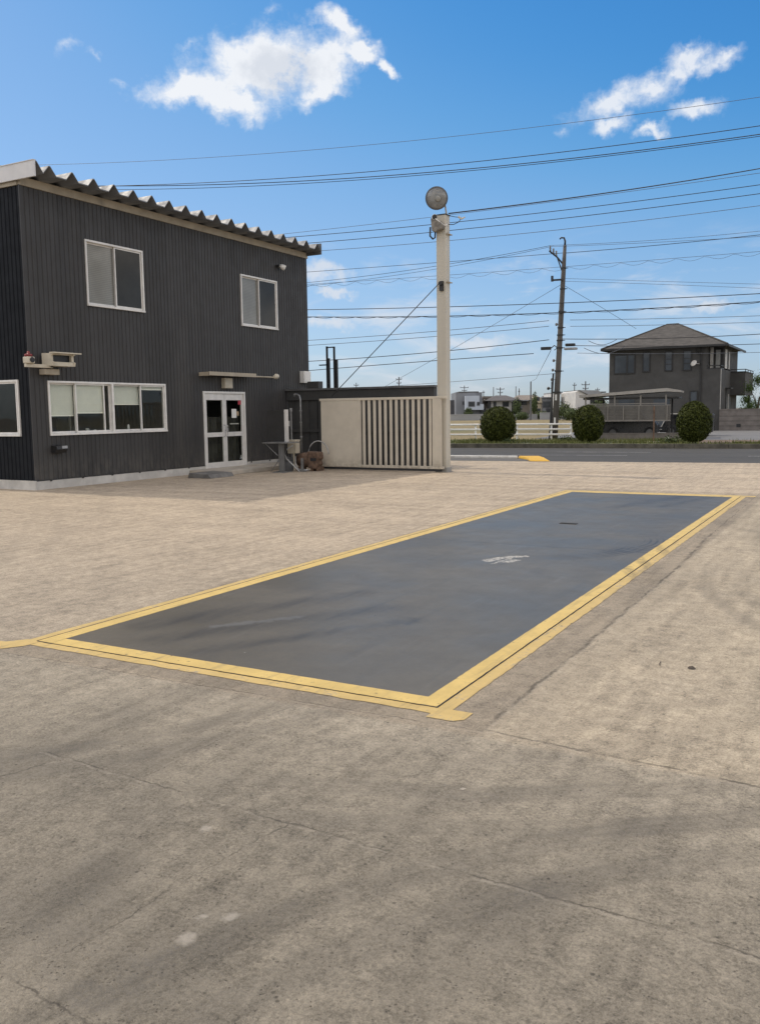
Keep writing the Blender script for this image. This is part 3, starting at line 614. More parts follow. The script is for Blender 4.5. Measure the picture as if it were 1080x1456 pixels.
# things on the sill inside the long window
mb = MB(FR); mb.box(13.5, 17.15, -.75, -.16, 1.10, 1.14); mb.build('window_desk', M_floor, bld)
for a, b_, w_, z_, m_, nm, lab, cat in [(15.02, 15.12, -.30, .12, M_white, 'cup', 'white cup standing inside the second pane of the long window', 'cup'), (14.82, 14.93, -.34, .16, M_greyblind, 'paper_roll', 'pale roll standing beside the cup inside the long window', 'roll'), (16.10, 16.16, -.28, .22, M_white, 'bottle', 'slim white bottle inside the third pane of the long window', 'bottle')]:
    mb = MB(FR); c_ = ((a + b_) / 2, w_, 1.141); r0 = (b_ - a) / 2; mb.lathe([(r0 * .8, 0), (r0, z_ * .3), (r0, z_ * .75), (r0 * .6, z_), (r0 * .5, z_)], c_, (0, 0, 1), 12); tag(mb.build(nm, m_, smooth=True), lab, cat)
mb = MB(FR); mb.box(14.47, 14.51, -.5, -.46, 1.141, 2.3); mb.build('inner_post', M_inner, bld); mb = MB(FR); mb.prism([(-.7, 1.15), (-.66, 1.15), (-.62, 1.55), (-.66, 1.55)], 13.7, 14.25, 0); tag(mb.build('monitor', M_black), 'dark computer monitor inside the leftmost pane of the long window', 'monitor')
# entrance doors
mb = MB(FR); mb.box(18.62, 20.44, -.10, .03, 2.14, 2.20); mb.box(18.62, 18.685, -.10, .03, .10, 2.14); mb.box(20.375, 20.44, -.10, .03, .10, 2.14); mb.box(18.62, 20.44, -.1, .02, .06, .10)
dr = mb.build('entrance_door', M_alu, bld, bevel=.004)
for i, (a, b_) in enumerate(((18.69, 19.527), (19.533, 20.37))):
    lf = MB(FR); w0, w1 = -.05, -.005
    lf.box(a, a + .08, w0, w1, .105, 2.135); lf.box(b_ - .08, b_, w0, w1, .105, 2.135); lf.box(a + .08, b_ - .08, w0, w1, 1.965, 2.135)
    lf.box(a + .08, b_ - .08, w0, w1, .96, 1.08); lf.box(a + .08, b_ - .08, w0, w1, .105, .26)
    lf.build('door_leaf', M_alu, dr)
    gp = MB(FR); gp.box(a + .08, b_ - .08, -.03, -.024, 1.08, 1.965); gp.box(a + .08, b_ - .08, -.03, -.024, .26, .96); gp.build('pane', M_glass, dr)
    hd = MB(FR); hu = b_ - .045 if i == 0 else a + .045
    hd.tube([(hu, -.005, 1.28), (hu, .05, 1.26), (hu, .055, 1.1), (hu, .05, .98), (hu, -.005, .96)], .012, 6); hd.build('handle', pbr('steel_handle', (.5, .5, .5), .3, .8) if i == 0 else bpy.data.materials['steel_handle'], dr)
cu = MB(FR); us = np.linspace(18.66, 20.40, 90); L = len(us)
cu.add([(float(u), -.22 + .03 * math.sin(u * 38) + .012 * math.sin(u * 97), z) for z in (.12, 1.5) for u in us], [(i, i + 1, L + i + 1, L + i) for i in range(L - 1)])
cu.build('curtain', M_curtain, dr, recalc=False, smooth=True)
nt_ = MB(FR); nt_.box(19.86, 20.07, -.023, -.019, 1.47, 1.72); nt_.build('notice', M_paper, dr)
nt_ = MB(FR); nt_.box(20.08, 20.18, -.023, -.019, 1.53, 1.65); nt_.build('card', M_tan, dr)
nt_ = MB(FR); nt_.box(20.16, 20.29, -.023, -.019, 1.84, 1.965); nt_.build('sticker', M_redp, dr)
nt_ = MB(FR); nt_.box(19.83, 20.2, -.07, -.05, 1.29, 1.32); nt_.box(19.74, 19.77, -.2, -.18, .3, 1.95); nt_.build('push_bar', M_alu, dr)
# canopy strip over the door
mb = MB(FR); mb.box(18.50, 20.55, .0, .34, 2.66, 2.70); mb.box(18.50, 20.55, .33, .36, 2.61, 2.71); mb.box(18.50, 18.53, 0, .34, 2.60, 2.66); mb.build('door_canopy', M_beam, bld)

# fixtures on the walls
t = thing('wall_conduit', 'thin pale pipe ending in a bell shaped lamp, right of the door canopy', 'pipe', (XF, 21, 2.6))
mb = MB(FR); mb.tube([(20.56, .20, 2.64), (21.62, .20, 2.64)], .022, 8); mb.tube([(21.6, 0, 2.64), (21.6, .2, 2.64)], .012, 6); mb.build('pipe', M_beam, t)
mb = MB(FR); mb.lathe([(.02, -.08), (.06, -.05), (.085, .03), (.07, .10), (.03, .14)], (21.70, .20, 2.66), (1, 0, .2), 14); mb.build('lamp', M_cream, t, smooth=True)
mb = MB(FR); mb.box(19.43, 19.77, .0, .12, 2.29, 2.57); mb.box(19.45, 19.75, .12, .128, 2.31, 2.55); tag(mb.build('sensor_box', M_cream, bevel=.01), 'small cream sensor box between the door frame and the canopy strip', 'box')
mb = MB(FR); mb.box(23.28, 23.66, .0, .16, 2.52, 2.88); mb.box(23.31, 23.63, .16, .168, 2.55, 2.85); tag(mb.build('junction_box', M_white, bevel=.01), 'pale square junction box high at the right corner of the dark building', 'junction box')
t = thing('security_lamp', 'tiny white floodlight above the right upper window', 'wall lamp', (XF, 22.3, 5.9))
mb = MB(FR); mb.box(22.15, 22.22, 0, .10, 5.90, 5.98); mb.build('bracket', M_black, t)
mb = MB(FR); mb.lathe([(.04, -.06), (.075, .0), (.085, .10), (.08, .11)], (22.27, .12, 5.94), (.6, .5, -.35), 12); mb.build('lamp_head', M_white, t, smooth=True)
t = thing('area_floodlight', 'boxy cream floodlight on an arm above the long lower window', 'floodlight', (XF, 13.5, 2.7))
mb = MB(FR); mb.box(12.72, 13.42, .24, .30, 2.615, 2.685); mb.box(13.35, 13.42, -.01, .30, 2.62, 2.68); mb.build('arm', M_cream, t, bevel=.005)
mb = MB(FR); pl = [(.10, 2.66), (.42, 2.66), (.44, 2.74), (.38, 2.76), (.38, 2.88), (.44, 2.90), (.44, 2.92), (.10, 2.94)]
mb.prism(pl, 13.30, 13.36, 0); mb.prism(pl, 13.86, 13.92, 0)
mb.box(13.36, 13.86, .12, .42, 2.66, 2.745); mb.box(13.36, 13.86, .12, .40, 2.895, 2.935); mb.box(13.36, 13.86, .10, .13, 2.745, 2.895)
mb.box(13.28, 14.04, .36, .50, 2.925, 2.95); mb.build('housing', M_cream, t)
mb = MB(FR); mb.box(13.36, 13.86, .30, .31, 2.75, 2.89); mb.build('lens', M_black, t)
mb = MB(FR); mb.box(13.28, 13.66, .02, .22, 2.48, 2.60); mb.build('ballast', M_beam, t, bevel=.01)
t = thing('warning_beacon', 'small red topped beacon at the outer end of the floodlight arm', 'beacon', FR(12.80, .28, 2.69))
mb = MB(FR); mb.box(12.72, 12.90, .20, .37, 2.69, 2.83); mb.build('base', M_cream, t, bevel=.02)
mb = MB(FR); mb.lathe([(.075, 2.832), (.085, 2.84), (.08, 2.885), (.034, 2.893), (.03, 2.935), (.012, 2.945)], (12.81, .28, 0), (0, 0, 1), 14); mb.build('lens', M_red, t, smooth=True)
mb = MB(FR); mb.lathe([(.055, 0), (.06, .012), (.03, .015)], (12.82, .372, 2.765), (0, 1, 0), 12); mb.build('horn', M_black, t)
t = thing('wall_lantern', 'black box lamp low on the wall below the long window', 'wall lamp', FR(13.62, 0, .8))
mb = MB(FR); mb.prism([(0, .78), (.12, .78), (.20, .86), (.18, .93), (0, .95)], 13.50, 13.80, 0); mb.build('housing', M_black, t, bevel=.008)
mb = MB(FR); mb.box(13.64, 13.79, .165, .195, .865, .935); mb.build('lens', pbr('lamp_glass', (.35, .36, .37), .2), t)
mb = MB(FR); mb.box(23.16, 23.60, .03, .24, .62, 1.28); mb.box(23.19, 23.57, .24, .246, .66, 1.24); mb.box(23.3, 23.5, .03, .2, .56, .62)
tag(mb.build('meter_box', pbr('meter_grey', (.17, .175, .18), .5, var=.1), bevel=.012), 'dark grey meter box on the building corner behind the rusty pump', 'meter box')

# entrance step and rubber ramp
mb = MB(); mb.prism([(XF + .03, 17.95), (-14.55, 17.95), (-14.55, 21.9), (XF + .03, 21.9)], 0, .115, 2); tag(mb.build('entrance_step', M_step, bevel=.015), 'low concrete step slab in front of the glass doors', 'step')
mb = MB(); mb.prism([(-14.95, .0), (-14.2, .0), (-14.28, .10), (-14.9, .125)], 17.0, 17.93, 1); tag(mb.build('rubber_ramp', M_rub, bevel=.012), 'grey rubber ramp block at the left end of the entrance step', 'ramp')

# ------------------------------------------------------------------ sliding gate
M_gate = pbr('gate_cream', (.55, .495, .40), .5, var=.07, scale=2, dirt=(.45, .385, .29), rust=.45)
GY = 20.75
gt = thing('sliding_gate', 'cream steel sliding gate, solid panel on the left and upright bars on the right', 'gate', (-11.5, GY, 0))
mb = MB(); mb.box(-13.34, -12.14, GY - .03, GY + .03, .10, 1.90); mb.build('solid_panel', M_gate, gt, bevel=.006)
mb = MB(); mb.box(-13.38, -9.53, GY - .04, GY + .04, 1.90, 1.965); mb.build('top_rail', M_gate, gt, bevel=.006)
mb = MB(); mb.box(-12.14, -9.62, GY - .04, GY + .04, .09, .16); mb.build('bottom_rail', M_gate, gt, bevel=.006)
mb = MB(); mb.box(-9.93, -9.68, GY - .036, GY + .036, .16, 1.90); mb.build('end_stile', M_gate, gt, bevel=.006)
mb = MB(); mb.box(-12.14, -12.085, GY - .035, GY + .035, .16, 1.9); mb.build('stile', M_gate, gt)
sl0 = None
for k in range(13):
    x = -11.985 + k * .1655
    if sl0 is None:
        mb = MB(); mb.box(x - .034, x + .034, GY - .022, GY + .022, .16, 1.90); sl0 = mb.build('slat', M_gate, gt, bevel=.004)
    else:
        c_ = sl0.copy(); COL.objects.link(c_); c_.parent = gt; c_.location = (k * .1655, 0, 0)
mb = MB(); mb.box(-13.3, -9.7, GY - .025, GY + .025, .03, .088); mb.build('rail_shadow_gap', M_black, gt)  # black strip standing in for the shadow gap under the gate
bpy.data.objects['rail_shadow_gap'].name = 'gap_shadow_strip'
for x in (-13.05, -12.98): mb = MB(); mb.tube([(x, GY, 1.966), (x, GY, 2.02)], .018, 6); mb.build('cable_eye', M_black, gt)

# ------------------------------------------------------------------ steel post with floodlight
M_post = pbr('post_cream', (.51, .475, .395), .5, var=.06, scale=1.5, dirt=(.43, .385, .30), streak=True, rust=.3)
pt = thing('light_post', 'tall square cream steel post at the end of the sliding gate', 'post', (-9.72, 21.0, 0))
mb = MB(); mb.box(-9.855, -9.595, 20.86, 21.12, 0, 6.50); mb.build('column', M_post, pt, bevel=.012)
mb = MB(); mb.box(-9.90, -9.55, 20.82, 21.16, 0, .02); mb.box(-9.87, -9.58, 20.845, 21.135, .02, .12); mb.build('base_plate', pbr('base_grey', (.25, .24, .22), .8), pt)
mb = MB(); mb.box(-9.87, -9.58, 20.845, 21.135, 6.50, 6.52); mb.build('cap', M_black, pt)
for z in (6.02, 4.83):
    mb = MB(); mb.box(-9.594, -9.53, 20.87, 21.14, z, z + .02); mb.tube([(-9.55, 20.9, z - .02), (-9.55, 20.9, z + .05)], .012, 6); mb.build('clamp', M_beam, pt)
mb = MB(); mb.box(-9.75, -9.65, 20.80, 20.86, 4.62, 4.86); mb.tube([(-9.70, 20.80, 4.80), (-9.70, 20.74, 4.80)], .05, 10); mb.build('cable_anchor', M_black, pt)
# big round lamp
t = thing('round_floodlight', 'large round grey lens floodlight on top of the cream post', 'floodlight', (-9.75, 20.9, 6.52))
ax = Vector((.38, -.90, -.22)).normalized(); C0 = Vector((-9.76, 20.70, 6.88))
M_lens = pbr('lamp_lens', (.23, .235, .23), .12, var=.3, scale=5)
mb = MB(); mb.lathe([(.05, -.42), (.12, -.40), (.14, -.28), (.20, -.16), (.272, -.03), (.282, .0), (.282, .02), (.25, .02)], C0, ax, 36); mb.build('reflector', pbr('lamp_shell', (.10, .10, .10), .4), t, smooth=True)
mb = MB(); mb.lathe([(.252, .016), (.235, .03), (.17, .055), (.09, .068), (.02, .072)], C0, ax, 36); mb.build('lens', M_lens, t, smooth=True)
mb = MB(); mb.lathe([(.07, 0), (.075, .015), (.05, .03)], C0 + ax * .06 + Vector((.03, .01, -.01)), ax, 20); mb.build('bulb_cap', pbr('bulb_pale', (.28, .275, .25), .3), t, smooth=True)
mb = MB(); mb.tube([(-9.60, 20.93, 6.52), (-9.62, 20.90, 6.72), (-9.66, 20.86, 6.90)], .02, 6); mb.build('yoke', M_beam, t)
# camera-like loudspeaker and ballast on the post
t = thing('ballast_box', 'weathered grey lamp ballast box strapped to the post just under the round floodlight', 'electrical box', (-9.80, 20.78, 6.1))
mb = MB(); mb.prism([(-9.93, 6.42), (-9.90, 6.10), (-9.80, 6.06), (-9.62, 6.13), (-9.60, 6.22), (-9.70, 6.34)], 20.68, 20.855, 1); mb.build('case', pbr('ballast_grey', (.20, .18, .15), .6, var=.3, scale=8), t, bevel=.02)
mb = MB(); mb.lathe([(.055, -.03), (.06, .0), (.045, .01)], (-9.80, 20.66, 6.42), (.5, -.85, -.1), 14); mb.build('gland', M_black, t)
mb = MB(); mb.lathe([(.072, -.012), (.072, .0), (.066, .0), (.066, -.012)], (-9.80, 20.66, 6.42), (.5, -.85, -.1), 16); mb.build('ring', M_white, t)
mb = MB(); mb.tube([(-9.95, 20.72, 6.2), (-9.95, 20.70, 5.98), (-9.88, 20.72, 5.90), (-9.86, 20.80, 5.95), (-9.86, 20.82, 6.1)], .022, 6); mb.build('bracket', M_black, t)
mb = MB(); mb.tube([(-9.78, 20.66, 6.38), (-9.68, 20.68, 6.30), (-9.60, 20.82, 6.22), (-9.56, 20.90, 6.25)], .012, 5); mb.build('lead', M_white, t)
t = thing('drop_wire_clamp', 'small pale wire clamp hanging by a loop right of the post head', 'clamp', (-9.3, 21, 6.3))
mb = MB(); mb.tube([(-9.56, 20.95, 6.26), (-9.42, 20.97, 6.25), (-9.28, 20.98, 6.30), (-9.22, 21, 6.40)], .010, 5); mb.tube([(-9.58, 20.98, 6.49), (-9.40, 21, 6.44), (-9.22, 21, 6.40)], .008, 5); mb.build('loop', M_black, t)
mb = MB(); mb.tube([(-9.30, 21, 6.43), (-9.22, 21.0, 6.37), (-9.13, 21.02, 6.41)], .03, 6, .015); mb.build('clamp', M_cream, t)
mb = MB(); mb.tube([(-13.0, GY, 2.02), (-9.72, 20.74, 4.80)], .011, 6); tag(mb.build('stay_cable', M_black), 'black stay cable rising diagonally from the gate to the cream post', 'cable')

# ------------------------------------------------------------------ dark boundary screen behind the gate
M_bw = pbr('screen_dark', (.045, .045, .044), .6, var=.15, scale=1.5, dirt=(.08, .075, .065))
bwl = thing('boundary_screen', 'dark ribbed metal screen wall running behind the cream gate', 'wall', (-13, 22.6, 0))
def BS(u, w, z): return (u, 22.6 - w, z)
mb = MB(BS); k = -15.72
while k < -11.0:
    mb.box(k, k + .17, 0, .03, .03, 1.96); mb.box(k + .17, k + .30, -.03, .0, .03, 1.96); k += .30
mb.build('panel', M_bw, bwl)
mb = MB(BS); mb.box(-15.73, -10.72, -.10, .10, 1.96, 2.25); mb.build('beam', M_bw, bwl, bevel=.01)
mb = MB(BS); mb.box(-15.73, -10.68, -.14, .16, 2.252, 2.31); mb.build('cap', pbr('screen_cap', (.10, .10, .10), .5), bwl)
mb = MB(BS); mb.box(-15.73, -10.75, .032, .08, 1.0, 1.09); mb.build('rail', M_bw, bwl)
for x in (-14.55, -12.6, -10.95):
    mb = MB(BS); mb.box(x, x + .16, .03, .14, .0, 1.96); mb.build('post', M_bw, bwl)
mb = MB(); mb.box(-14.95, -14.55, 22.5, 22.75, 2.312, 2.52); tag(mb.build('cable_box', M_bw, bevel=.01), 'dark box on top of the screen wall next to the building corner', 'box')
# black twin mast behind the wall
t = thing('twin_mast', 'pair of black steel masts joined by a bar, rising behind the screen wall', 'mast', (-16.9, 27, 0))
for x, z in ((-17.07, 3.92), (-16.77, 3.9)):
    mb = MB(); mb.box(x - .028, x + .028, 26.97, 27.03, 0, z); mb.build('mast', M_black, t)
mb = MB(); mb.box(-17.08, -16.75, 26.98, 27.02, 3.86, 3.90); mb.build('crossbar', M_black, t); mb = MB(); mb.box(-17.4, -17.06, 26.97, 27.03, 3.25, 3.29); mb.build('crossbar', M_black, t)
mb = MB(); mb.box(-17.03, -16.97, 26.96, 27.04, 2.2, 3.5); mb.build('stub', M_black, t); mb = MB(); mb.box(-16.735, -16.64, 26.96, 27.04, 2.2, 3.45); mb.build('stub', M_black, t)

# ------------------------------------------------------------------ clutter left of the gate
M_steel = pbr('worn_steel', (.22, .22, .215), .45, .4, var=.2, scale=8)
M_rust = pbr('rust', (.125, .078, .052), .85, var=.4, scale=9, dirt=(.08, .05, .035), bump=.02)
M_hose = pbr('grey_hose', (.35, .35, .34), .5)
t = thing('work_table', 'narrow steel table on one thick leg beside the entrance step', 'table', (-13.9, 19.5, 0))
mb = MB(); mb.box(-14.32, -13.55, 19.30, 19.95, .78, .81); mb.build('table_top', M_steel, t)
mb = MB(); mb.box(-13.88, -13.76, 19.42, 19.54, .02, .78); mb.build('leg', pbr('leg_grey', (.13, .13, .125), .6), t, bevel=.01)
mb = MB(); mb.box(-14.0, -13.62, 19.28, 19.68, 0, .02); mb.build('foot_plate', M_steel, t)
mb = MB(); mb.tube([(-14.28, 19.4, .77), (-13.92, 19.45, .45)], .012, 5); mb.tube([(-14.2, 19.5, .0), (-13.9, 19.5, .36)], .01, 5); mb.build('brace', M_steel, t)
t = thing('display_board', 'tall black board with a pale metal edge standing on the steel table', 'board', (-14.0, 19.7, .81))
mb = MB(); mb.box(-14.50, -13.93, 19.82, 19.88, .811, 1.66); mb.build('panel', pbr('board_black', (.034, .033, .032), .5), t)
mb = MB(); mb.box(-13.93, -13.86, 19.80, 19.90, .811, 1.68); mb.build('edge_strip', M_alu, t)
t = thing('standpipe', 'thin steel standpipe with a hooked top beside the table', 'pipe', (-14, 20.5, 0))
mb = MB(); mb.tube([(-13.93, 20.6, 0), (-13.93, 20.6, 1.95), (-13.96, 20.6, 2.06), (-14.05, 20.6, 2.10)], .025, 7); mb.build('pipe', M_steel, t, smooth=True)
mb = MB(); mb.tube([(-14.05, 20.6, 2.10), (-14.13, 20.6, 2.09), (-14.14, 20.6, 2.05)], .03, 7); mb.build('spout', M_steel, t)
for z in (.9, 1.3, 1.62): mb = MB(); mb.tube([(-13.93, 20.6, z), (-13.93, 20.6, z + .04)], .038, 8); mb.build('coupling', M_steel, t)
t = thing('tap_post', 'shorter steel pipe post carrying a small white tag', 'pipe', (-14, 20.3, 0))
mb = MB(); mb.tube([(-14.05, 20.3, 0), (-14.05, 20.3, 1.70)], .026, 7); mb.tube([(-14.05, 20.3, 1.62), (-14.05, 20.3, 1.72)], .04, 8); mb.build('pipe', M_steel, t)
mb = MB(); mb.box(-14.27, -14.08, 20.26, 20.275, 1.22, 1.37); mb.build('tag_plate', M_white, t)
mb = MB(); mb.box(-14.02, -13.74, 20.05, 20.25, .48, .84); mb.box(-14.03, -13.73, 20.04, 20.26, .82, .855); mb.tube([(-13.88, 20.15, 0), (-13.88, 20.15, .48)], .03, 6)
tag(mb.build('valve_box', M_cream, bevel=.012), 'beige valve box on a stub beside the standpipe', 'box')
t = thing('rusty_pump', 'rust brown cast iron pump lying left of the gate', 'pump', (-13.4, 20.2, 0))
mb = MB(); mb.lathe([(.10, -.34), (.19, -.30), (.21, -.1), (.20, .16), (.14, .22), (.12, .30)], (-13.55, 20.35, .29), (1, -.25, 0), 18); mb.build('drum', M_rust, t, smooth=True)
mb = MB(); mb.prism([(-13.40, .08), (-13.14, .06), (-13.08, .2), (-13.12, .30), (-13.06, .34), (-13.08, .52), (-13.42, .54)], 20.1, 20.4, 1); mb.build('casing', M_rust, t, bevel=.03)
mb = MB(); mb.box(-13.30, -13.12, 20.08, 20.10, .28, .36); mb.build('slot', M_black, t)
for a, b_ in ((-13.75, -13.68), (-13.34, -13.26), (-13.16, -13.1)): mb = MB(); mb.box(a, b_, 20.15, 20.45, 0, .12); mb.build('foot', M_rust, t)
t = None
mb = MB(); mb.tube([(-13.62 + .33 - .33 * math.cos(a), 20.48, .45 + .36 * math.sin(a)) for a in np.linspace(0, math.pi, 18)], .016, 6)
tag(mb.build('hose_loop', M_hose, smooth=True), 'grey hose bent in a half loop above the rusty pump', 'hose')
mb = MB(); mb.tube([(-13.62, 19.75, .72), (-13.78, 19.7, .62), (-13.84, 19.65, .48), (-13.78, 19.65, .36), (-13.55, 19.7, .14), (-13.4, 19.7, .02)], .018, 6); mb.tube([(-13.80, 20.1, .40), (-13.76, 20.05, .16), (-13.62, 20.0, .05), (-13.30, 20.0, .04)], .016, 6)
tag(mb.build('loose_hose', M_hose, smooth=True), 'pale hose trailing from the steel table down to the ground', 'hose')
mb = MB(); mb.box(-13.50, -13.44, 19.92, 19.97, 0, .36); mb.box(-13.52, -13.36, 19.88, 20.0, 0, .03); tag(mb.build('steel_stake', M_steel), 'short steel angle stake in front of the rusty pump', 'stake')
mb = MB(); mb.lathe([(.18, 0), (.20, .25), (.19, .26)], (-14.05, 20.05, .0), (0, 0, 1), 18); mb.lathe([(.12, .27), (.14, .36), (.05, .40)], (-14.05, 20.05, 0), (0, 0, 1), 14)
tag(mb.build('motor', pbr('motor_grey', (.10, .10, .10), .6), smooth=False), 'dark grey motor on the ground beneath the valve box', 'motor')

# things on the ground
r_ = np.random.default_rng(21); mb = MB()
for i in range(1500):
    y_ = 1.4 + 11 * r_.random() ** 2; x_ = -.66 * y_ - .9 + (r_.random() - .5) * (1.05 * y_ + 1.2); s_ = .0016 + .0035 * r_.random() ** 3
    if -5.3 < x_ < -1.85 and 4.0 < y_: continue
    o_ = len(mb.v); mb.v += [(x_ - s_, y_, 0.), (x_, y_ - s_ * .8, 0.), (x_ + s_ * 1.1, y_ + .001, 0.), (x_, y_ + s_ * .9, 0.), (x_ + s_ * .2, y_, s_ * .9)]
    mb.f += [(o_, o_ + 1, o_ + 4), (o_ + 1, o_ + 2, o_ + 4), (o_ + 2, o_ + 3, o_ + 4), (o_ + 3, o_, o_ + 4)]
tag(mb.build('grit', pbr('grit', (.17, .145, .11), .9, var=.6, scale=60), recalc=False), 'fine grit scattered over the concrete in the foreground', 'grit', kind='stuff')
M_leaf = pbr('dead_leaf', (.05, .038, .028), .8, var=.3, scale=30)
mb = MB(); mb.add([(-0.9279, 5.5338, 0.0038), (-0.9186, 5.5524, 0.0128), (-0.9, 5.5586, 0.0152), (-0.8752, 5.5431, 0.0044), (-0.8938, 5.5245, 0.0056), (-0.9155, 5.5245, 0.0044), (-0.9031, 5.54, 0.0068)], [(0, 1, 6), (1, 2, 6), (2, 3, 6), (3, 4, 6), (4, 5, 6), (5, 0, 6)])
tag(mb.build('dead_leaf', M_leaf), 'curled dark dead leaf on the concrete at right', 'leaf')
mb = MB(); mb.tube([(-1.10, 5.60, .004), (-1.098, 5.56, .006), (-1.088, 5.52, .004)], .0025, 5); tag(mb.build('twig', M_leaf), 'thin dark twig left of the dead leaf', 'twig')
mb = MB(); mb.quad((-1.462, 3.29, .003), (-1.45, 3.298, .010), (-1.432, 3.302, .008), (-1.444, 3.291, .003)); tag(mb.build('paper_scrap', M_step, recalc=False), 'tiny white paper scrap on the concrete below the yellow corner', 'scrap')

# ------------------------------------------------------------------ foliage
def leaf_mat(name, a, b_, trans=.25):
    m, g, b = new_mat(name)
    pos = g.n('ShaderNodeNewGeometry').outputs['Position']
    n1 = g.noise(pos, 9, 4); n2 = g.noise(pos, 26, 2)
    c = g.mix(g.ss(n1, .3, .7), a, b_); c = g.mix(g.ss(n2, .45, .75, 0, .6), c, tuple(k * 1.7 for k in b_))
    g.put(b.inputs['Base Color'], c); b.inputs['Roughness'].default_value = .55; b.inputs['Specular IOR Level'].default_value = .12
    return m
M_bush = leaf_mat('bush_leaf', (.010, .016, .004), (.070, .082, .016)); M_tree = leaf_mat('tree_leaf', (.045, .075, .025), (.09, .13, .04))
M_bark = pbr('bark', (.09, .07, .05), .9, var=.3, scale=8)
M_shrub = leaf_mat('shrub_leaf', (.04, .06, .025), (.08, .10, .04)); M_blade = leaf_mat('grass_blade', (.07, .095, .025), (.15, .15, .055))
def leaves(centers, size, normals=None, seed=0):
    r = np.random.default_rng(seed); n = len(centers)
    d = r.normal(size=(n, 3)); 
    if normals is not None: d = normals + d * .55
    d /= np.linalg.norm(d, axis=1)[:, None]
    a = np.cross(d, r.normal(size=(n, 3))); a /= np.linalg.norm(a, axis=1)[:, None]; b_ = np.cross(d, a)
    s = size * r.uniform(.6, 1.3, (n, 1))
    V = np.stack([centers - a * s, centers - b_ * s * .5 + d * s * .15, centers + a * s, centers + b_ * s * .5 + d * s * .15], 1).reshape(-1, 3)
    mb = MB(); mb.v = [tuple(p) for p in V]; mb.f = [(4 * i, 4 * i + 1, 4 * i + 2, 4 * i + 3) for i in range(n)]
    return mb
def egg(n, rx, rz, seed, cz, shell=(.80, 1.03)):
    r = np.random.default_rng(seed)
    pz = r.uniform(-.96, 1, n); an = r.uniform(0, 2 * np.pi, n)
    rad = np.where(pz > 0, np.sqrt(np.clip(1 - np.abs(pz) ** 2.0, 0, 1)), np.clip(1 - np.abs(pz) ** 3.4, 0, 1) ** .5 * (1 - .10 * np.abs(pz)))
    k = r.uniform(*shell, n) + .035 * np.sin(an * 4 + seed + pz * 3) + .03 * np.sin(an * 9 + pz * 8 + seed) + .05 * (r.random(n) < .07)
    top = r.random(n) < .12; rad = np.where(top & (pz > .8), rad * r.random(n), rad)
    q = np.stack([np.cos(an) * rad * rx * k, np.sin(an) * rad * rx * k, pz * rz * (.97 + .03 * k) + cz], 1)
    d = np.stack([np.cos(an) * rad, np.sin(an) * rad, pz * .9], 1); d /= np.linalg.norm(d, axis=1)[:, None] + 1e-6
    return q, d
def round_bush(loc, rx, rz, seed, label):
    t = thing('round_shrub', label, 'shrub', loc, 'clipped round shrubs along the verge')
    q, d = egg(9500, rx, rz, seed, rz * 1.04)
    core, dc = egg(900, rx * .86, rz * .9, seed, rz * 1.04, (.9, 1.0))
    mb = leaves(np.vstack([q]) + np.array(loc), .047, d, seed); o = mb.build('foliage', M_bush, t, recalc=False)
    mc = MB(); mc.lathe([(.02, rz * .16), (rx * .55, rz * .25), (rx * .80, rz * .6), (rx * .84, rz * 1.0), (rx * .70, rz * 1.5), (rx * .40, rz * 1.80), (.02, rz * 1.9)], loc, (0, 0, 1), 18)
    mc.build('inner_foliage', M_bush, t, smooth=True)
    st = MB()
    for a in (0, 2.1, 4.2): st.tube([Vector(loc) + Vector((.06 * math.cos(a), .06 * math.sin(a), 0)), Vector(loc) + Vector((.18 * math.cos(a), .18 * math.sin(a), rz * .5))], .03, 5, .02)
    st.build('trunk', M_bark, t)
    return t
zg = .146
round_bush(RD(-9.55, 38.6, zg), .79, .78, 3, 'round dark green clipped shrub nearest the cream post, in front of the white rail')
round_bush(RD(-5.62, 38.6, zg), .66, .78, 5, 'round clipped shrub between the end of the white rail and the carport')
round_bush(RD(-1.33, 38.0, zg), .66, .83, 8, 'round clipped shrub by the driveway in front of the brown house wall')
# grass on the verge
r = np.random.default_rng(4); N = 16000
t_ = np.where(r.random(N) < .8, r.uniform(-16, -1.2, N), r.uniform(-1.2, 8, N)); n_ = np.where(t_ < -1.2, r.uniform(37.05, 41.6, N), r.uniform(37.05, 37.85, N)); keep = np.sin(t_ * 1.7 + np.sin(n_ * 2)) + r.normal(size=N) * .8 > -.5; t_, n_ = t_[keep], n_[keep]; N = len(t_)
h = r.uniform(.05, .15, N) * (1 + .8 * (r.random(N) < .08)); an = r.uniform(0, 6.28, N); w_ = .016
mb = MB()
for i in range(N):
    x, y, z = RD(t_[i], n_[i], zg); c_, s_ = math.cos(an[i]) * w_, math.sin(an[i]) * w_; lx, ly = r.normal() * .04, r.normal() * .04
    mb.v += [(x - c_, y - s_, z), (x + c_, y + s_, z), (x + lx, y + ly, z + h[i])]; mb.f.append((3 * i, 3 * i + 1, 3 * i + 2))
tag(mb.build('grass', M_blade, recalc=False), 'short rough grass growing on the verge behind the kerb', 'grass', kind='stuff')
r = np.random.default_rng(6)
for (tt, nn, s_, lab) in [(-9.0, 38.2, .17, 'low weedy tuft at the right foot of the shrub nearest the post'), (-2.2, 37.9, .26, 'ragged low weeds at the left foot of the shrub by the driveway'), (-6.9, 40.6, .22, 'dark low plant at the foot of the utility pole')]:
    p = r.normal(size=(420, 3)) * np.array([s_ * .8, s_ * .6, s_ * .45]); p[:, 2] = np.abs(p[:, 2]); p += np.array(RD(tt, nn, zg))
    t = thing('weed_clump', lab, 'plant', RD(tt, nn, zg)); leaves(p, .05, None, int(s_ * 100)).build('foliage', M_shrub, t, recalc=False)

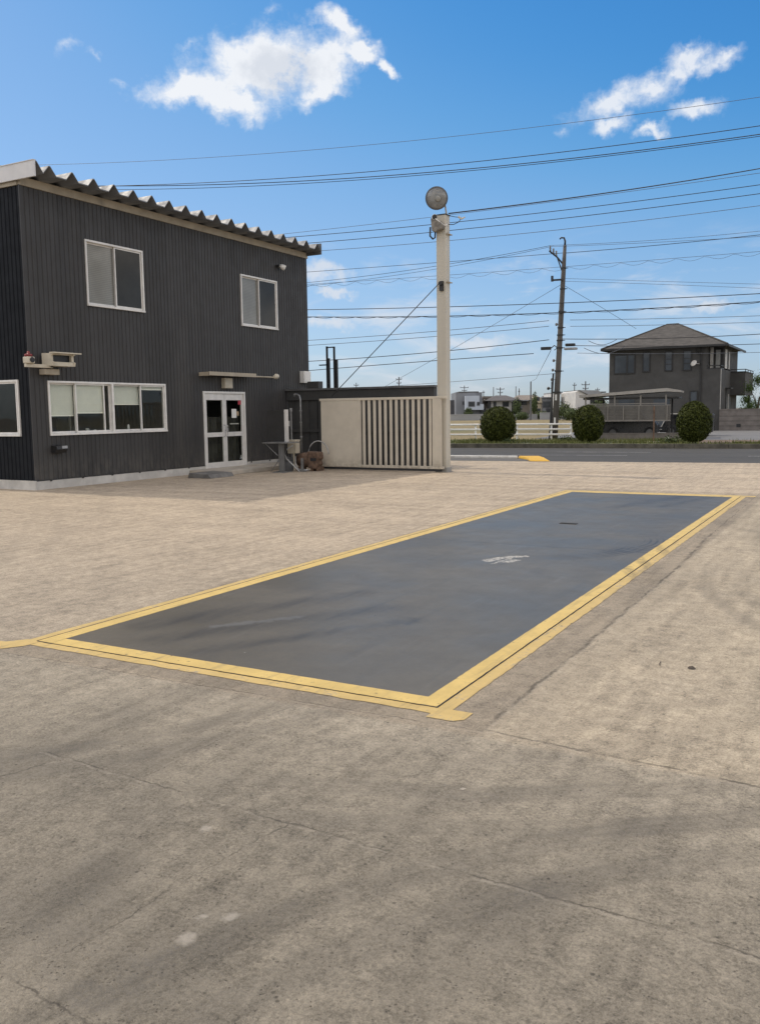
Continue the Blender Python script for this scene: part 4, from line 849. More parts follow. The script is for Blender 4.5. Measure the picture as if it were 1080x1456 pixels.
# ------------------------------------------------------------------ white guard rail
M_rail = pbr('rail_white', (.85, .84, .80), .5, var=.06, scale=3, dirt=(.62, .58, .50))
t = thing('guard_rail', 'white three rail fence along the field edge, running between and behind the round shrubs', 'fence', RD(-11, 42.5, .14))
def RL(u, w, z): return RD(u, 42.6 + w, z)
for z in (.76, .52, .27):
    mb = MB(RL); mb.tube([(-24, 0, z + .12), (-7.0, 0, z + .12)], .046, 8); mb.build('rail', M_rail, t, smooth=True)
for u in (-21.6, -19.7, -17.8, -15.8, -13.8, -11.7, -9.62, -7.95, -7.02):
    mb = MB(RL); mb.box(u - .04, u + .04, .04, .11, .13, .91); mb.build('post', M_rail, t)

# ------------------------------------------------------------------ utility pole
M_pole = pbr('pole_concrete', (.105, .095, .085), .8, var=.2, scale=1.2, dirt=(.05, .045, .04), streak=True)
PB = Vector(RD(-7.86, 43.0, .1)); PT = Vector(RD(-7.45, 43.0, 9.25))
def PL(k, du=0, dn_=0, dz=0):                 # point along the leaning pole
    q = PB.lerp(PT, (k - .1) / 9.15); return q + Vector(RD(du, dn_, 0)) + Vector((0, 0, dz))
t = thing('utility_pole', 'leaning dark utility pole with crossarm and cable joints, standing behind the white rail', 'utility pole', PB)
mb = MB(); mb.tube([PL(.1), PL(3), PL(6), PL(8.0), PL(8.6), PL(9.25)], .15, 14, .075); mb.build('pole_shaft', M_pole, t, smooth=True)
mb = MB(); mb.tube([PL(9.2), PL(9.45), PL(9.6, -.06), PL(9.62, -.2), PL(9.55, -.26)], .05, 8, .035); mb.build('cap_hook', M_black, t, smooth=True)
mb = MB(); mb.tube([PL(8.35), PL(8.75, -.35), PL(9.05, -.72)], .045, 6); mb.tube([PL(7.9), PL(8.72, -.33)], .03, 6); mb.build('crossarm', M_black, t)
M_ins = pbr('insulator', (.16, .15, .14), .3)
for k, u in enumerate((-.38, -.52, -.68)):
    b0 = PL(8.78 + k * .12, u)
    mb = MB(); mb.lathe([(.02, 0), (.055, .04), (.03, .09), (.055, .13), (.03, .18), (.05, .22), (.02, .26)], b0, (0, 0, 1), 8); mb.build('insulator', M_ins, t, smooth=True)
mb = MB(); mb.box(-8.6, -7.55, 42.85, 42.93, 7.34, 7.42); mb.F = ident
mb = MB(RD); mb.box(-8.02, -7.5, 42.78, 42.86, 7.62, 7.70); mb.box(-8.05, -7.95, 42.76, 42.88, 7.60, 7.86); mb.build('crossarm', M_black, t)
mb = MB(RD)
mb.box(-8.52, -8.05, 42.80, 43.0, 4.42, 4.56); mb.tube([(-8.05, 42.95, 4.5), (-7.9, 42.95, 4.62), (-7.72, 42.95, 4.5), (-7.9, 42.95, 4.4)], .03, 5); mb.build('cable_joint', M_black, t, bevel=.03)
mb = MB(RD); mb.box(-7.36, -6.90, 42.78, 43.0, 4.55, 4.68); mb.build('cable_joint', M_black, t, bevel=.03)
mb = MB(RD); mb.box(-7.42, -6.80, 42.78, 43.02, 4.38, 4.49); mb.build('junction_sleeve', pbr('sleeve_grey', (.34, .35, .36), .5), t, bevel=.04)
for z in (8.2, 7.25, 6.2, 5.45, 5.1, 4.85, 4.5, 3.4, 2.4):
    mb = MB(); c_ = PL(z); rr = .19 - .1 * z / 9.2 + .02; mb.lathe([(rr, -.03), (rr, .03)], c_, (0, 0, 1), 12); mb.tube([PL(z, rr), PL(z, rr + .09)], .018, 5); mb.build('band', M_black, t)
for z, u in ((3.9, -.24), (3.45, -.26), (3.0, -.28), (5.6, -.2)):
    mb = MB(); mb.lathe([(.03, -.06), (.06, -.03), (.06, .05), (.02, .08)], PL(z, u), (0, 0, 1), 8); mb.tube([PL(z), PL(z, u)], .015, 5); mb.build('insulator', M_ins, t)
mb = MB(); mb.tube([PL(.12, -.22, -.12), PL(3.3, -.20, -.12)], .045, 6); mb.build('cable_guard', M_black, t)
for z in (2.15, .75 + .3): 
    mb = MB(); c_ = PL(z, -.0, -.185); mb.box(c_.x - .04, c_.x + .04, c_.y - .012, c_.y + .012, c_.z - .14, c_.z + .14); mb.build('number_plate', M_white, t)
t = thing('roadside_bollard_pole', 'short dark pole with a small ball fitting just left of the utility pole', 'pole', RD(-8.22, 44.2, .14))
t.name = 'signal_pole'
mb = MB(RD); mb.tube([(-8.22, 44.2, .14), (-8.22, 44.2, 2.95)], .045, 8); mb.build('shaft', M_black, t)
mb = MB(RD); mb.lathe([(.02, -.08), (.07, -.05), (.075, .03), (.03, .08)], (-8.40, 44.2, 2.62), (0, 0, 1), 8); mb.tube([(-8.40, 44.2, 2.62), (-8.22, 44.2, 2.62)], .02, 5); mb.build('fitting', M_black, t)

# ------------------------------------------------------------------ overhead wires
M_wire = pbr('wire_black', (.020, .021, .024), .5); M_wire2 = pbr('wire_grey', (.10, .11, .13), .5)
def wire(label, n, rad, t0, t1, q, mat=None, wavy=0., seg_=48):
    mb = MB(RD); ts_ = np.linspace(t0, t1, seg_ if not wavy else 220)
    f = lambda x: q[0] * x * x + q[1] * x + q[2]
    mb.tube([(x, n, f(x)) for x in ts_], rad, 5)
    if wavy: mb.tube([(x, n + .02, f(x) - abs(math.sin(x * 2.6)) * wavy) for x in ts_], rad * .7, 4)
    return tag(mb.build('overhead_wire', mat or M_wire, smooth=True, recalc=False), label, 'wire', 'overhead wires across the sky')
wire('faint grey topmost wire, crossing the small cloud at right', 31.5, .008, -40, 12, (0.001913, 0.01432, 11.2635), M_wire2)
wire('upper black wire, highest of the three running close together below the clouds', 31.5, .013, -38, 12, (0.002236, 0.02467, 10.3856))
wire('thick black wire, middle of the three running close together above the post lamp', 31.5, .015, -38, 12, (0.002659, 0.02433, 10.1279))
wire('thin black wire, lowest of the three running close together above the post lamp', 31.5, .011, -38, 12, (0.002491, 0.02398, 10.0693))
wire('thin wire just under the thick cable that leaves the post head', 31.5, .008, -27, 12, (0.001100, 0.04475, 8.9289), M_wire2)
wire('black wire passing the ballast box just below the post head', 31.5, .012, -27, 12, (0.001785, 0.04237, 8.5680))
wire('black wire crossing the post at the level of its upper clamp', 31.5, .012, -26, 12, (0.001727, 0.04160, 8.2945))
wire('thin wire crossing the post a little below its upper clamp', 31.5, .009, -26, 12, (0.002042, 0.04265, 7.9219), M_wire2)
wire('wire from the left to the top shaft of the utility pole, nearly level', 43, .012, -30, -7.5, (0.000291, 0.00561, 8.9360))
wire('thick wire leaving the utility pole top to the right, lowest of its top bundle', 43, .014, -7.5, 14, (0.001944, 0.02867, 9.0043))
wire('steeper upper wire climbing from the left to the pole crossarm', 42.95, .011, -30, -8.1, (0.003730, 0.17818, 10.4876))
wire('highest thin wire leaving the pole crossarm to the right', 42.95, .009, -8.1, 14, (0.003964, 0.01620, 9.1656), M_wire2)
wire('steeper lower wire climbing from the left to the pole crossarm', 42.9, .009, -30, -7.96, (0.004442, 0.20801, 10.6169))
wire('middle thin wire leaving the pole crossarm to the right', 42.9, .009, -7.96, 14, (0.001649, -0.01900, 8.9662), M_wire2)
wire('wavy spiral wire crossing behind the post at the stay cable anchor', 42.85, .009, -30, 14, (0.000411, 0.00900, 8.2936), M_wire2, wavy=.17)
wire('upper thin service wire falling away right of the pole', 43, .008, -7.42, 14, (0.000374, -0.09172, 7.0246), M_wire2)
wire('lower thin service wire falling away right of the pole', 43, .008, -7.42, 14, (-0.000945, -0.10607, 6.8607), M_wire2)
wire('level black cable across the middle of the pole, the straight upper one of two', 42.8, .018, -30, 14, (0.000948, -0.00302, 6.4972))
wire('level black cable across the middle of the pole, the lashed wavy lower one of two', 42.8, .018, -30, 14, (0.001708, 0.01314, 6.1349), wavy=.06)
wire('upper of two slim wires ending on the pole from the left', 43, .013, -30, -8.17, (0.001610, 0.07868, 6.3386), M_wire2)
wire('upper of two slim wires leaving the pole above the house roof', 43, .011, -7.17, 14, (0.001635, -0.01729, 5.5771), M_wire2)
wire('lower of two slim wires ending on the pole from the left', 43, .013, -30, -8.17, (0.001400, 0.07259, 6.0411), M_wire2)
wire('lower of two slim wires leaving the pole above the house roof', 43, .011, -7.16, 14, (0.001635, -0.01476, 5.2999), M_wire2)
wire('black cable rising from the screen wall side to the pole above its cable joints', 43, .018, -30, -8.16, (0.002452, 0.11842, 5.7036))
wire('black cable leaving the pole rightward in front of the house roof', 43, .016, -7.56, 14, (0.004240, 0.01016, 4.7486))
wire('black cable ending at the left cable joint of the pole', 43, .018, -30, -8.9, (-0.000516, 0.02310, 4.5209))
wire('dark cable from the right cable joint toward the house eave', 43, .014, -7.0, 14, (0.003405, -0.01042, 4.3446))
wire('thin low cable right of the pole passing at the house eave', 43, .010, -6.82, 14, (0.002919, -0.01560, 3.9832), M_wire2)
wire('far pale wire low over the distant houses, left of the pole', 83, .02, -75, -15.07, (0.000592, 0.07564, 5.8762), M_wire2)
def line(label, pts, rad, mat=None, cat='wire', name='overhead_wire'):
    mb = MB(); mb.tube(pts, rad, 5); return tag(mb.build(name, mat or M_wire, smooth=True, recalc=False), label, cat)
hp = Vector((-9.55, 20.95, 6.53)); he = Vector(RD(.7, 31.5, 9.10))
line('thick black cable running from the post head up to the right edge', [hp.lerp(he, k) - Vector((0, 0, .25 * k * (1 - k))) for k in np.linspace(0, 1.5, 36)], .016)
line('thin guy wire slanting down left from the pole crossarm', [PL(7.5), Vector(RD(-13.4, 46, 5.1)), Vector(RD(-22, 52, 2.2))], .010, M_wire2)
line('service wire dropping from the pole to the left end of the house roof', [PL(7.45), Vector(RD(-6.3, 46.5, 6.75)), Vector(RD(-5.0, 52, 6.0))], .010)
line('thin service wire dropping left from the joint to a small far pole', [PL(4.4, -.4), PL(4.4, -.4).lerp(Vector(VW(20.5, 120, 5.3)), .5) - Vector((0, 0, .5)), Vector(VW(20.5, 120, 5.3))], .014, M_wire2)
for u0, u1, z, lab in ((-6.3, -5.0, 4.78, 'drooping cable loop right of the pole above the right joint'), (-6.5, -4.6, 4.45, 'wide drooping cable loop below the right joint')):
    line(lab, [RD(u0 + (u1 - u0) * k, 42.95, z - (.30 if u1 > -4.9 else .22) * math.sin(math.pi * k)) for k in np.linspace(0, 1, 12)], .013, M_wire2)

# ------------------------------------------------------------------ brown house opposite
M_hw = pbr('house_render', (.068, .066, .062), .9, var=.08, scale=1, dirt=(.054, .052, .048), dscale=.5, bump=.01, bscale=30)
M_hdark = pbr('house_dark_trim', (.016, .0155, .015), .5); M_hwin = glass('house_glass', (.25, .27, .28), 1.6); M_hlight = pbr('house_light_trim', (.52, .50, .46), .7)
M_block = pbr('block_wall', (.17, .15, .135), .9, var=.15, scale=3, dirt=(.10, .09, .08))
def tile_material():
    m, g, b = new_mat('roof_tiles'); pos = g.n('ShaderNodeNewGeometry').outputs['Position']; z = g.xyz(pos)[2]
    row = g.m('FRACT', g.m('MULTIPLY', z, 7.2)); n1 = g.noise(pos, 3, 4); br = g.voro(g.mapv(pos, sc=(1.6, 1.6, 7.2)), 2.2, out='Color'); br = g.xyz(br)[0]
    c = g.mix(g.ss(n1, .3, .7), (.052, .047, .042), (.075, .069, .062)); c = g.vm('SCALE', c, None, g.ss(br, 0, 1, .8, 1.2)); c = g.mix(g.ss(row, .0, .22, .8, 0), c, (.04, .035, .03))
    g.put(b.inputs['Base Color'], c); b.inputs['Roughness'].default_value = .8; g.put(b.inputs['Normal'], g.bump(row, .6, .03)); return m
M_tile = tile_material()
HX0, HX1, HY = -15.05, -8.22, 58.0
t = thing('brown_house', 'two storey grey brown house with hipped tiled roof across the road', 'house', (-11.6, 61, .15))
mb = MB(); mb.prism([(HX0, HY), (-9.05, HY), (-9.05, 59.3), (HX1, 59.3), (HX1, 65.5), (HX0, 65.5)], 3.92, 5.36, 2); mb.prism([(HX0, HY), (HX1, HY), (HX1, 65.5), (HX0, 65.5)], .1, 3.92, 2); mb.build('wall', M_hw, t)
mb = MB(); ex0, ex1, ey0, ey1, ez = HX0 - .42, HX1 + .42, HY - .5, 66.0, 5.36
ax0, ax1, ay = -12.3, -11.5, 61.9
mb.add([(ex0, ey0, ez), (ex1, ey0, ez), (ex1, ey1, ez), (ex0, ey1, ez), (ax0, ay, 7.10), (ax1, ay, 7.10)], [(0, 1, 5, 4), (1, 2, 5), (2, 3, 4, 5), (3, 0, 4), (3, 2, 1, 0)]); rf = mb.build('roof', M_tile, t)
mb = MB(); mb.box(ex0 - .03, ex1 + .03, ey0 - .06, ey0 + .02, ez - .10, ez + .03); mb.box(ex1 - .02, ex1 + .05, ey0 + .02, ey1, ez - .10, ez + .03); mb.box(ex0 - .05, ex0 + .02, ey0 + .02, ey1, ez - .1, ez + .03); mb.build('gutter', M_hdark, rf)
mb = MB(); mb.tube([(ax0, ay, 7.11), (ax1, ay, 7.11)], .06, 6); mb.tube([(ax1, ay, 7.10), (ex1, ey0, ez + .04)], .045, 6); mb.tube([(ax0, ay, 7.10), (ex0, ey0, ez + .04)], .045, 6); mb.build('ridge', M_tile, rf)
def hwin(x0, x1, z0, z1, bars=()):
    mb = MB(); f = .07; y = HY
    mb.box(x0, x1, y - .05, y + .05, z1 - f, z1); mb.box(x0, x1, y - .06, y + .05, z0, z0 + f); mb.box(x0, x0 + f, y - .05, y + .05, z0 + f, z1 - f); mb.box(x1 - f, x1, y - .05, y + .05, z0 + f, z1 - f)
    for zz in bars: mb.box(x0 + f, x1 - f, y - .04, y + .03, zz - .02, zz + .02)
    w = mb.build('window', M_hdark, t)
    p = MB(); p.box(x0 + f, x1 - f, y - .03, y - .012, z0 + f, z1 - f); p.build('pane', M_hpane, w); return w
M_hpane = pbr('dark_pane', (.075, .085, .095), .08, var=.2, scale=.6)
w = hwin(-14.75, -13.40, 3.78, 5.02)
mb = MB(); mb.box(-13.95, -13.86, HY - .055, HY + .02, 3.85, 4.95); mb.build('mullion', M_hdark, w)
for x0, x1 in ((-12.95, -12.46), (-11.58, -11.08), (-10.47, -9.94)): hwin(x0, x1, 3.86, 5.12, () if x0 < -12 else (4.3, 4.62))
hwin(-10.02, -9.52, 1.45, 2.62)
mb = MB(); mb.tube([(-9.38, HY - .06, 5.25), (-9.38, HY - .06, .2)], .045, 6); mb.tube([(-9.62, HY - .3, 5.28), (-9.62, HY - .1, 4.95), (-9.38, HY - .06, 4.85)], .04, 6); mb.build('downpipe', M_hdark, t)
mb = MB(); mb.lathe([(.02, .06), (.12, .03), (.20, -.02), (.21, -.03)], (-9.78, HY - .35, 4.32), (-.4, -.8, .45), 16); mb.tube([(-9.78, HY - .3, 4.3), (-9.45, HY - .02, 4.25)], .025, 5); mb.build('satellite_dish', M_hlight, t, smooth=True)
# recessed corner balcony upstairs
mb = MB(); mb.box(-9.05, HX1, HY - .0, HY + .10, 3.92, 3.98); mb.box(HX1 - .1, HX1, HY + .1, 62, 3.92, 3.98); mb.box(-9.05, HX1, HY + .02, HY + .07, 4.10, 4.15); mb.box(HX1 - .07, HX1 - .02, HY + .02, 62, 4.1, 4.15); mb.build('balcony_rail', M_hdark, t)
mb = MB(); mb.box(-9.0, -8.86, 58.9, 59.28, 3.95, 5.3); mb.build('column', M_hlight, t)
mb = MB(); mb.box(-8.75, -8.30, 59.24, 59.29, 3.98, 5.2); fr_ = mb.build('balcony_door', M_hdark, t)
mb = MB(); mb.box(-8.71, -8.45, 59.21, 59.235, 4.02, 5.15); mb.build('pane', pbr('curtained_pane', (.30, .30, .28), .3), fr_)
mb = MB(); mb.box(HX1, HX1 + .02, 59.6, 60.4, 4.0, 5.2); mb.box(HX1, HX1 + .02, 61.2, 61.6, 4.0, 5.1); mb.build('shutter', M_hlight, t)
# side bay with balcony
mb = MB(); mb.box(HX1, -7.32, 62.3, 66.6, 2.35, 3.82); mb.build('balcony', M_hw, t)
mb = MB(); mb.box(HX1, -7.28, 62.26, 62.34, 3.822, 3.88); mb.box(-7.36, -7.28, 62.34, 66.6, 3.822, 3.88); mb.box(HX1, -7.28, 62.28, 62.32, 3.98, 4.03); mb.box(-7.34, -7.30, 62.32, 66.6, 3.98, 4.03)
for yy in (62.3, 63.7, 65.1, 66.5): mb.box(-7.34, -7.30, yy - .02, yy + .02, 3.88, 3.98)
mb.build('handrail', M_hdark, t)
mb = MB(); mb.box(HX1 + .002, HX1 + .05, 60.3, 60.9, 1.2, 2.7); mb.build('side_window', M_hdark, t); mb = MB(); mb.box(HX1 + .002, HX1 + .05, 61.6, 62.1, .2, 2.3); mb.build('side_door', M_hdark, t); mb = MB(); mb.box(-7.6, -7.45, 66.3, 66.5, .15, 2.348); mb.build('balcony_post', M_hdark, t)
mb = MB(); mb.box(HX1 + .0, HX1 + .35, 60.1, 61.0, 2.72, 2.80); mb.build('side_hood', M_hdark, t)
mb = MB(); mb.box(HX1 + .001, HX1 + .02, HY + .0, HY + .12, .15, 3.9); mb.box(HX1 + .01, HX1 + .06, 61.25, 61.4, .15, 2.4); mb.build('corner_trim', M_hlight, t)
mb = MB(); mb.box(-12.2, -11.2, HY - .05, HY, .2, 2.25); mb.box(-14.4, -13.4, HY - .05, HY, 1.3, 2.2); mb.build('lower_window', M_hpane, t)
# block wall, letter box
t = thing('block_wall', 'low dark concrete block wall running right from the brown house corner', 'wall', (-5, 58, .15))
mb = MB(); mb.box(HX1 + .02, 2, 57.75, 57.9, .12, 1.40); mb.build('block_face', M_block, t)
mb = MB(); mb.box(HX1 + .02, 2, 57.72, 57.93, 1.402, 1.46); mb.build('coping', M_block, t)
mb = MB()
for z in (.42, .72, 1.02): mb.box(HX1 + .03, 2, 57.742, 57.749, z, z + .018)
mb.build('joint_line', M_hdark, t)
mb = MB(); mb.box(-7.2, -6.95, 57.735, 57.75, .35, .55); mb.build('vent', M_black, t)
t = thing('letter_box', 'dark letter box stand with a white slip at the foot of the brown house', 'letter box', (-8.6, 57.2, .15))
mb = MB(); mb.box(-8.92, -8.88, 57.1, 57.14, .15, 1.05); mb.box(-8.40, -8.36, 57.1, 57.14, .15, 1.05); mb.box(-8.92, -8.36, 57.08, 57.2, 1.05, 1.10); mb.box(-8.92, -8.36, 57.1, 57.14, .4, .44); mb.build('stand', M_hdark, t)
mb = MB(); mb.box(-8.62, -8.5, 57.06, 57.09, .68, 1.02); mb.build('slip', M_paper, t)
t = thing('garden_tree', 'small leafy tree behind the block wall at the right edge', 'tree', (-6.0, 59.8, .15))
mb = MB(); mb.tube([(-6.35, 59.8, .15), (-6.3, 59.8, 1.3), (-6.15, 59.8, 2.2)], .09, 7, .05)
for a, b_, c_ in ((-.7, .2, 2.6), (.5, -.2, 2.9), (.1, .4, 3.1), (-.4, -.3, 2.2)): mb.tube([(-6.28, 59.8, 1.4), (-6.1 + a * .6, 59.8 + b_ * .6, c_ * .85), (-6.0 + a, 59.8 + b_, c_)], .045, 5, .015)
mb.build('trunk', M_bark, t)
r = np.random.default_rng(9); cl = np.array([(-.75, 0, 2.75), (-.35, .3, 3.2), (.1, -.2, 3.25), (.5, .1, 2.9), (.9, 0, 3.1), (-.95, .2, 2.0), (-.55, -.3, 1.6), (.2, .2, 2.3), (.7, -.2, 2.2), (1.2, .1, 2.5), (-1.0, .1, 1.3), (.35, .3, 2.75)])
pts = np.vstack([c_ + r.normal(size=(420, 3)) * .19 for c_ in cl]) + np.array([-6.0, 59.8, 0]); leaves(pts, .055, None, 9).build('crown', M_tree, t, recalc=False)

# ------------------------------------------------------------------ carport, low wall, parked cars
M_cp = pbr('carport_metal', (.24, .22, .195), .5, var=.1); M_cpanel = pbr('carport_panel', (.13, .12, .105), .7, var=.15, scale=3); M_cprf = pbr('carport_roof', (.36, .335, .30), .45, var=.1)
t = thing('carport', 'flat roofed metal carport with slatted side panels left of the brown house', 'carport', RD(-4.4, 43.5, .15))
mb = MB(RD); mb.prism([(-6.75, 2.12), (-2.75, 2.34), (-2.12, 2.30), (-2.10, 2.38), (-2.75, 2.50), (-6.75, 2.24)], 43.3, 46.0, 1); mb.build('roof', M_cprf, t)
mb = MB(RD); mb.box(-6.6, -2.2, 43.6, 45.9, 2.02, 2.10); mb.build('ceiling_beam', M_hdark, t)
for u in (-6.47, -5.11, -3.92, -2.78):
    mb = MB(RD); mb.box(u - .035, u + .035, 43.48, 43.55, 1.0 if u > -6 else .15, 2.2); mb.build('post', M_cp, t)
for u in (-5.9, -2.62):
    mb = MB(RD); mb.box(u - .04, u + .04, 45.6, 45.7, .15, 2.1); mb.box(u - .04, u + .04, 43.52, 43.6, .15, 1.0); mb.build('post', M_hdark, t)
mb = MB(RD); mb.box(-6.03, -2.56, 43.46, 43.52, .97, 1.03); mb.box(-6.03, -2.56, 43.46, 43.52, 1.70, 1.735); mb.box(-6.4, -2.75, 43.5, 43.54, 1.78, 1.82); mb.build('rail', M_cp, t)
for a, b_ in ((-6.03, -5.43), (-5.40, -4.71), (-4.68, -4.0), (-3.97, -3.3), (-3.27, -2.56)):
    mb = MB(RD)
    for k in range(9): mb.box(a, b_, 43.47 + .002 * (k % 2), 43.50, 1.035 + k * .0735, 1.035 + k * .0735 + .066)
    mb.build('slatted_panel', M_cpanel, t)
for u in (-5.415, -4.695, -3.985, -3.285, -2.72):
    mb = MB(RD); mb.box(u - .02, u + .02, 43.43, 43.46, 1.03, 1.70); mb.build('stud', M_cp, t)
t = thing('low_wall', 'low dark concrete wall behind the verge grass below the carport', 'wall', RD(-4, 42.4, .15))
mb = MB(RD); mb.box(-6.6, -2.0, 42.3, 42.46, .12, .42); mb.build('wall_face', M_block, t); mb = MB(RD); mb.box(-6.62, -1.98, 42.28, 42.48, .422, .45); mb.build('coping', M_block, t)
M_car = pbr('car_dark', (.035, .036, .038), .3, var=.1); M_tyre = pbr('tyre', (.02, .02, .02), .85); M_rim = pbr('rim', (.12, .12, .12), .4, .5); M_cglass = pbr('car_glass', (.02, .022, .025), .08)
def car(name, label, F, prof, win, wheels, w, r_):
    c0 = F(sum(p[0] for p in prof) / len(prof), w / 2, .15); t = thing(name, label, 'car', c0)
    mb = MB(F); mb.prism(prof, 0, w, 1); mb.build('body', M_car, t, bevel=.05)
    for k, pl in enumerate(win): mb = MB(F); mb.prism(pl, -.012, .02, 1); mb.build('window', M_cglass, t)
    for u in wheels:
        for yy in (.02, w - .14):
            tb = MB(F); tb.lathe([(r_ * .6, -.07), (r_ * .95, -.07), (r_, -.03), (r_, .05), (r_ * .95, .08), (r_ * .6, .08)], (u, yy, .15 + r_), (0, 1, 0), 20); ty = tb.build('wheel', M_tyre, t)
            tb = MB(F); tb.lathe([(.03, -.075), (r_ * .6, -.072), (r_ * .62, -.02)], (u, yy, .15 + r_), (0, 1, 0), 16); tb.build('rim', M_rim, ty)
    return t
def CF(u, w, z): return RD(u, 44.3 + w, z)
car('parked_car', 'dark compact car parked under the carport, seen side on between panel and wall', CF, [(-5.85, .38), (-3.2, .38), (-3.18, .75), (-3.35, 1.0), (-3.75, 1.08), (-4.1, 1.55), (-5.6, 1.58), (-5.86, 1.1)], [[(-5.5, 1.10), (-4.75, 1.10), (-4.75, 1.48), (-5.45, 1.48)], [(-4.68, 1.10), (-4.0, 1.10), (-4.25, 1.48), (-4.68, 1.48)]], (-5.27, -3.55), 1.4, .27)
def CG(u, w, z): return RD(u, 47.3 + w, z)
vt = car('parked_van', 'dark vehicle with a sloping windscreen, half hidden by the shrub at the driveway', CG, [(-3.32, .34), (-.75, .34), (-.72, 1.25), (-2.9, 1.27), (-3.22, .66), (-3.34, .62)], [[(-3.12, .72), (-1.0, .72), (-1.0, 1.19), (-2.87, 1.20)]], (-2.75, -1.25), 1.4, .25)
mb = MB(RD); mb.tube([(-3.22, 47.25, .62), (-2.9, 47.25, 1.275), (-1, 47.25, 1.26)], .022, 5); mb.build('pillar', M_hlight, vt)
mb = MB(RD); mb.box(-3.46, -3.34, 47.1, 47.24, .62, .86); mb.tube([(-3.4, 47.2, .62), (-3.32, 47.2, .5), (-3.2, 47.25, .5)], .02, 5); mb.build('mirror', M_hlight, vt)
mb = MB(RD); mb.box(-2.99, -2.93, 39.0, 39.06, .14, 1.66); mb.box(-3.0, -2.92, 38.98, 39.08, .14, .20); tag(mb.build('rusty_post', pbr('rusty_post', (.17, .105, .07), .85, var=.35, scale=6)), 'bare rusty steel post standing in the verge between two shrubs', 'post')
mb = MB(RD); mb.tube([(-2.50, 39.0, .14), (-2.44, 39.0, .34), (-2.36, 39.0, .40), (-2.34, 39, .14)], .02, 5); tag(mb.build('hose_bib', M_white), 'tiny white bent pipe in the grass right of the rusty post', 'pipe')
mb = MB(RD); mb.prism([(-3.3, 38.4), (-2.6, 38.35), (-2.55, 38.75), (-3.1, 38.85)], .14, .185, 2); tag(mb.build('flat_stone', M_step), 'pale flat stone at the foot of the rusty post', 'stone')

# ------------------------------------------------------------------ far district (metres across / away from the yard)
def mat_h(n, c): c = tuple(min(.7, k * 1.45) for k in c); return pbr(n, c, .85, var=.07, scale=.5, dirt=tuple(k * .7 for k in c), dscale=.3)
M_f1 = mat_h('grey_render', (.15, .155, .165)); M_f2 = mat_h('pale_blue_panel', (.33, .36, .40)); M_f3 = mat_h('beige_render', (.30, .27, .235)); M_f4 = mat_h('tan_render', (.36, .31, .23)); M_f5 = mat_h('light_render', (.40, .39, .37)); M_f6 = mat_h('dark_render', (.07, .07, .075))
M_fr = mat_h('slate_roof', (.065, .06, .058)); M_fr2 = mat_h('brown_roof', (.14, .12, .10)); M_fr3 = mat_h('grey_roof', (.20, .205, .21)); M_fw = pbr('far_pane', (.035, .04, .045), .2)
def fbox(nm, mat, p, l0, l1, f0, f1, z0, z1):
    mb = MB(VW); mb.box(l0, l1, f0, f1, z0, z1); return mb.build(nm, mat, p)
def fhip(mat, p, l0, l1, f0, f1, z0, z1, o=.4, ridge=.35):
    mb = MB(VW); a, b_, c_, d_ = l0 - o, l1 + o, f0 - o, f1 + o; m0, m1 = a + (b_ - a) * ridge, b_ - (b_ - a) * ridge; my = (c_ + d_) / 2
    mb.add([(a, c_, z0), (b_, c_, z0), (b_, d_, z0), (a, d_, z0), (m0, my, z1), (m1, my, z1)], [(0, 1, 5, 4), (1, 2, 5), (2, 3, 4, 5), (3, 0, 4), (0, 3, 2, 1)]); return mb.build('roof', mat, p)
def fwin(p, l0, l1, f, z0, z1):
    mb = MB(VW); mb.box(l0 - .12, l1 + .12, f - .06, f, z0 - .12, z1 + .12); w = mb.build('window', M_f6, p); mb = MB(VW); mb.box(l0, l1, f - .09, f - .062, z0, z1); mb.build('pane', M_fw, w)
q = .1076; F0 = 135
def L(px): return (px - 540) * q
def Z(px, py): return 1.6 + (585 - (px - 540) * .01296 - py) * q
def house(nm, lab): 
    return thing(nm, lab, 'house')
t = house('modern_house', 'boxy dark grey house with a pale blue projecting room, right of the cream post')
fbox('wall', M_f1, t, L(649), L(686), F0, F0 + 9, -.2, Z(668, 558.5)); fbox('wall', M_f6, t, L(641), L(649), F0 + 3, F0 + 9, -.2, Z(645, 569))
b_ = fbox('projecting_room', M_f2, t, L(661), L(680.5), F0 - 1.6, F0, Z(670, 583), Z(670, 563.5)); fbox('projecting_room', M_f2, t, L(680.5), L(686.5), F0 - 1.6, F0, Z(683, 583), Z(683, 575))
fwin(t, L(666), L(673), F0 - 1.6, Z(670, 577.5), Z(670, 572.5)); fwin(t, L(678), L(680), F0 - 1.6, Z(679, 576), Z(679, 573)); fwin(t, L(659), L(660.5), F0, Z(660, 575), Z(660, 572)); fwin(t, L(683), L(690), F0, Z(686, 592), Z(686, 584))
fbox('parapet', M_fr, t, L(653), L(681), F0 - .1, F0 + 9, Z(667, 558.5), Z(667, 557.3))
t = house('gable_house', 'plain beige gable ended house between the boxy grey house and the dark hipped roof')
mb = MB(VW); mb.prism([(L(685), -.2), (L(703), -.2), (L(703), Z(703, 576)), (L(693), Z(693, 566)), (L(685), Z(685, 562))], F0 + 6, F0 + 14, 1); mb.build('wall', M_f3, t)
mb = MB(VW); mb.prism([(L(692), Z(692, 566.5)), (L(716), Z(716, 566.5)), (L(714), Z(714, 563)), (L(694), Z(694, 563))], F0 + 5.6, F0 + 14, 1); mb.build('roof', M_fr2, t)
t = house('hip_roof_house', 'grey house with a dark hipped roof and a small balcony behind the first shrub')
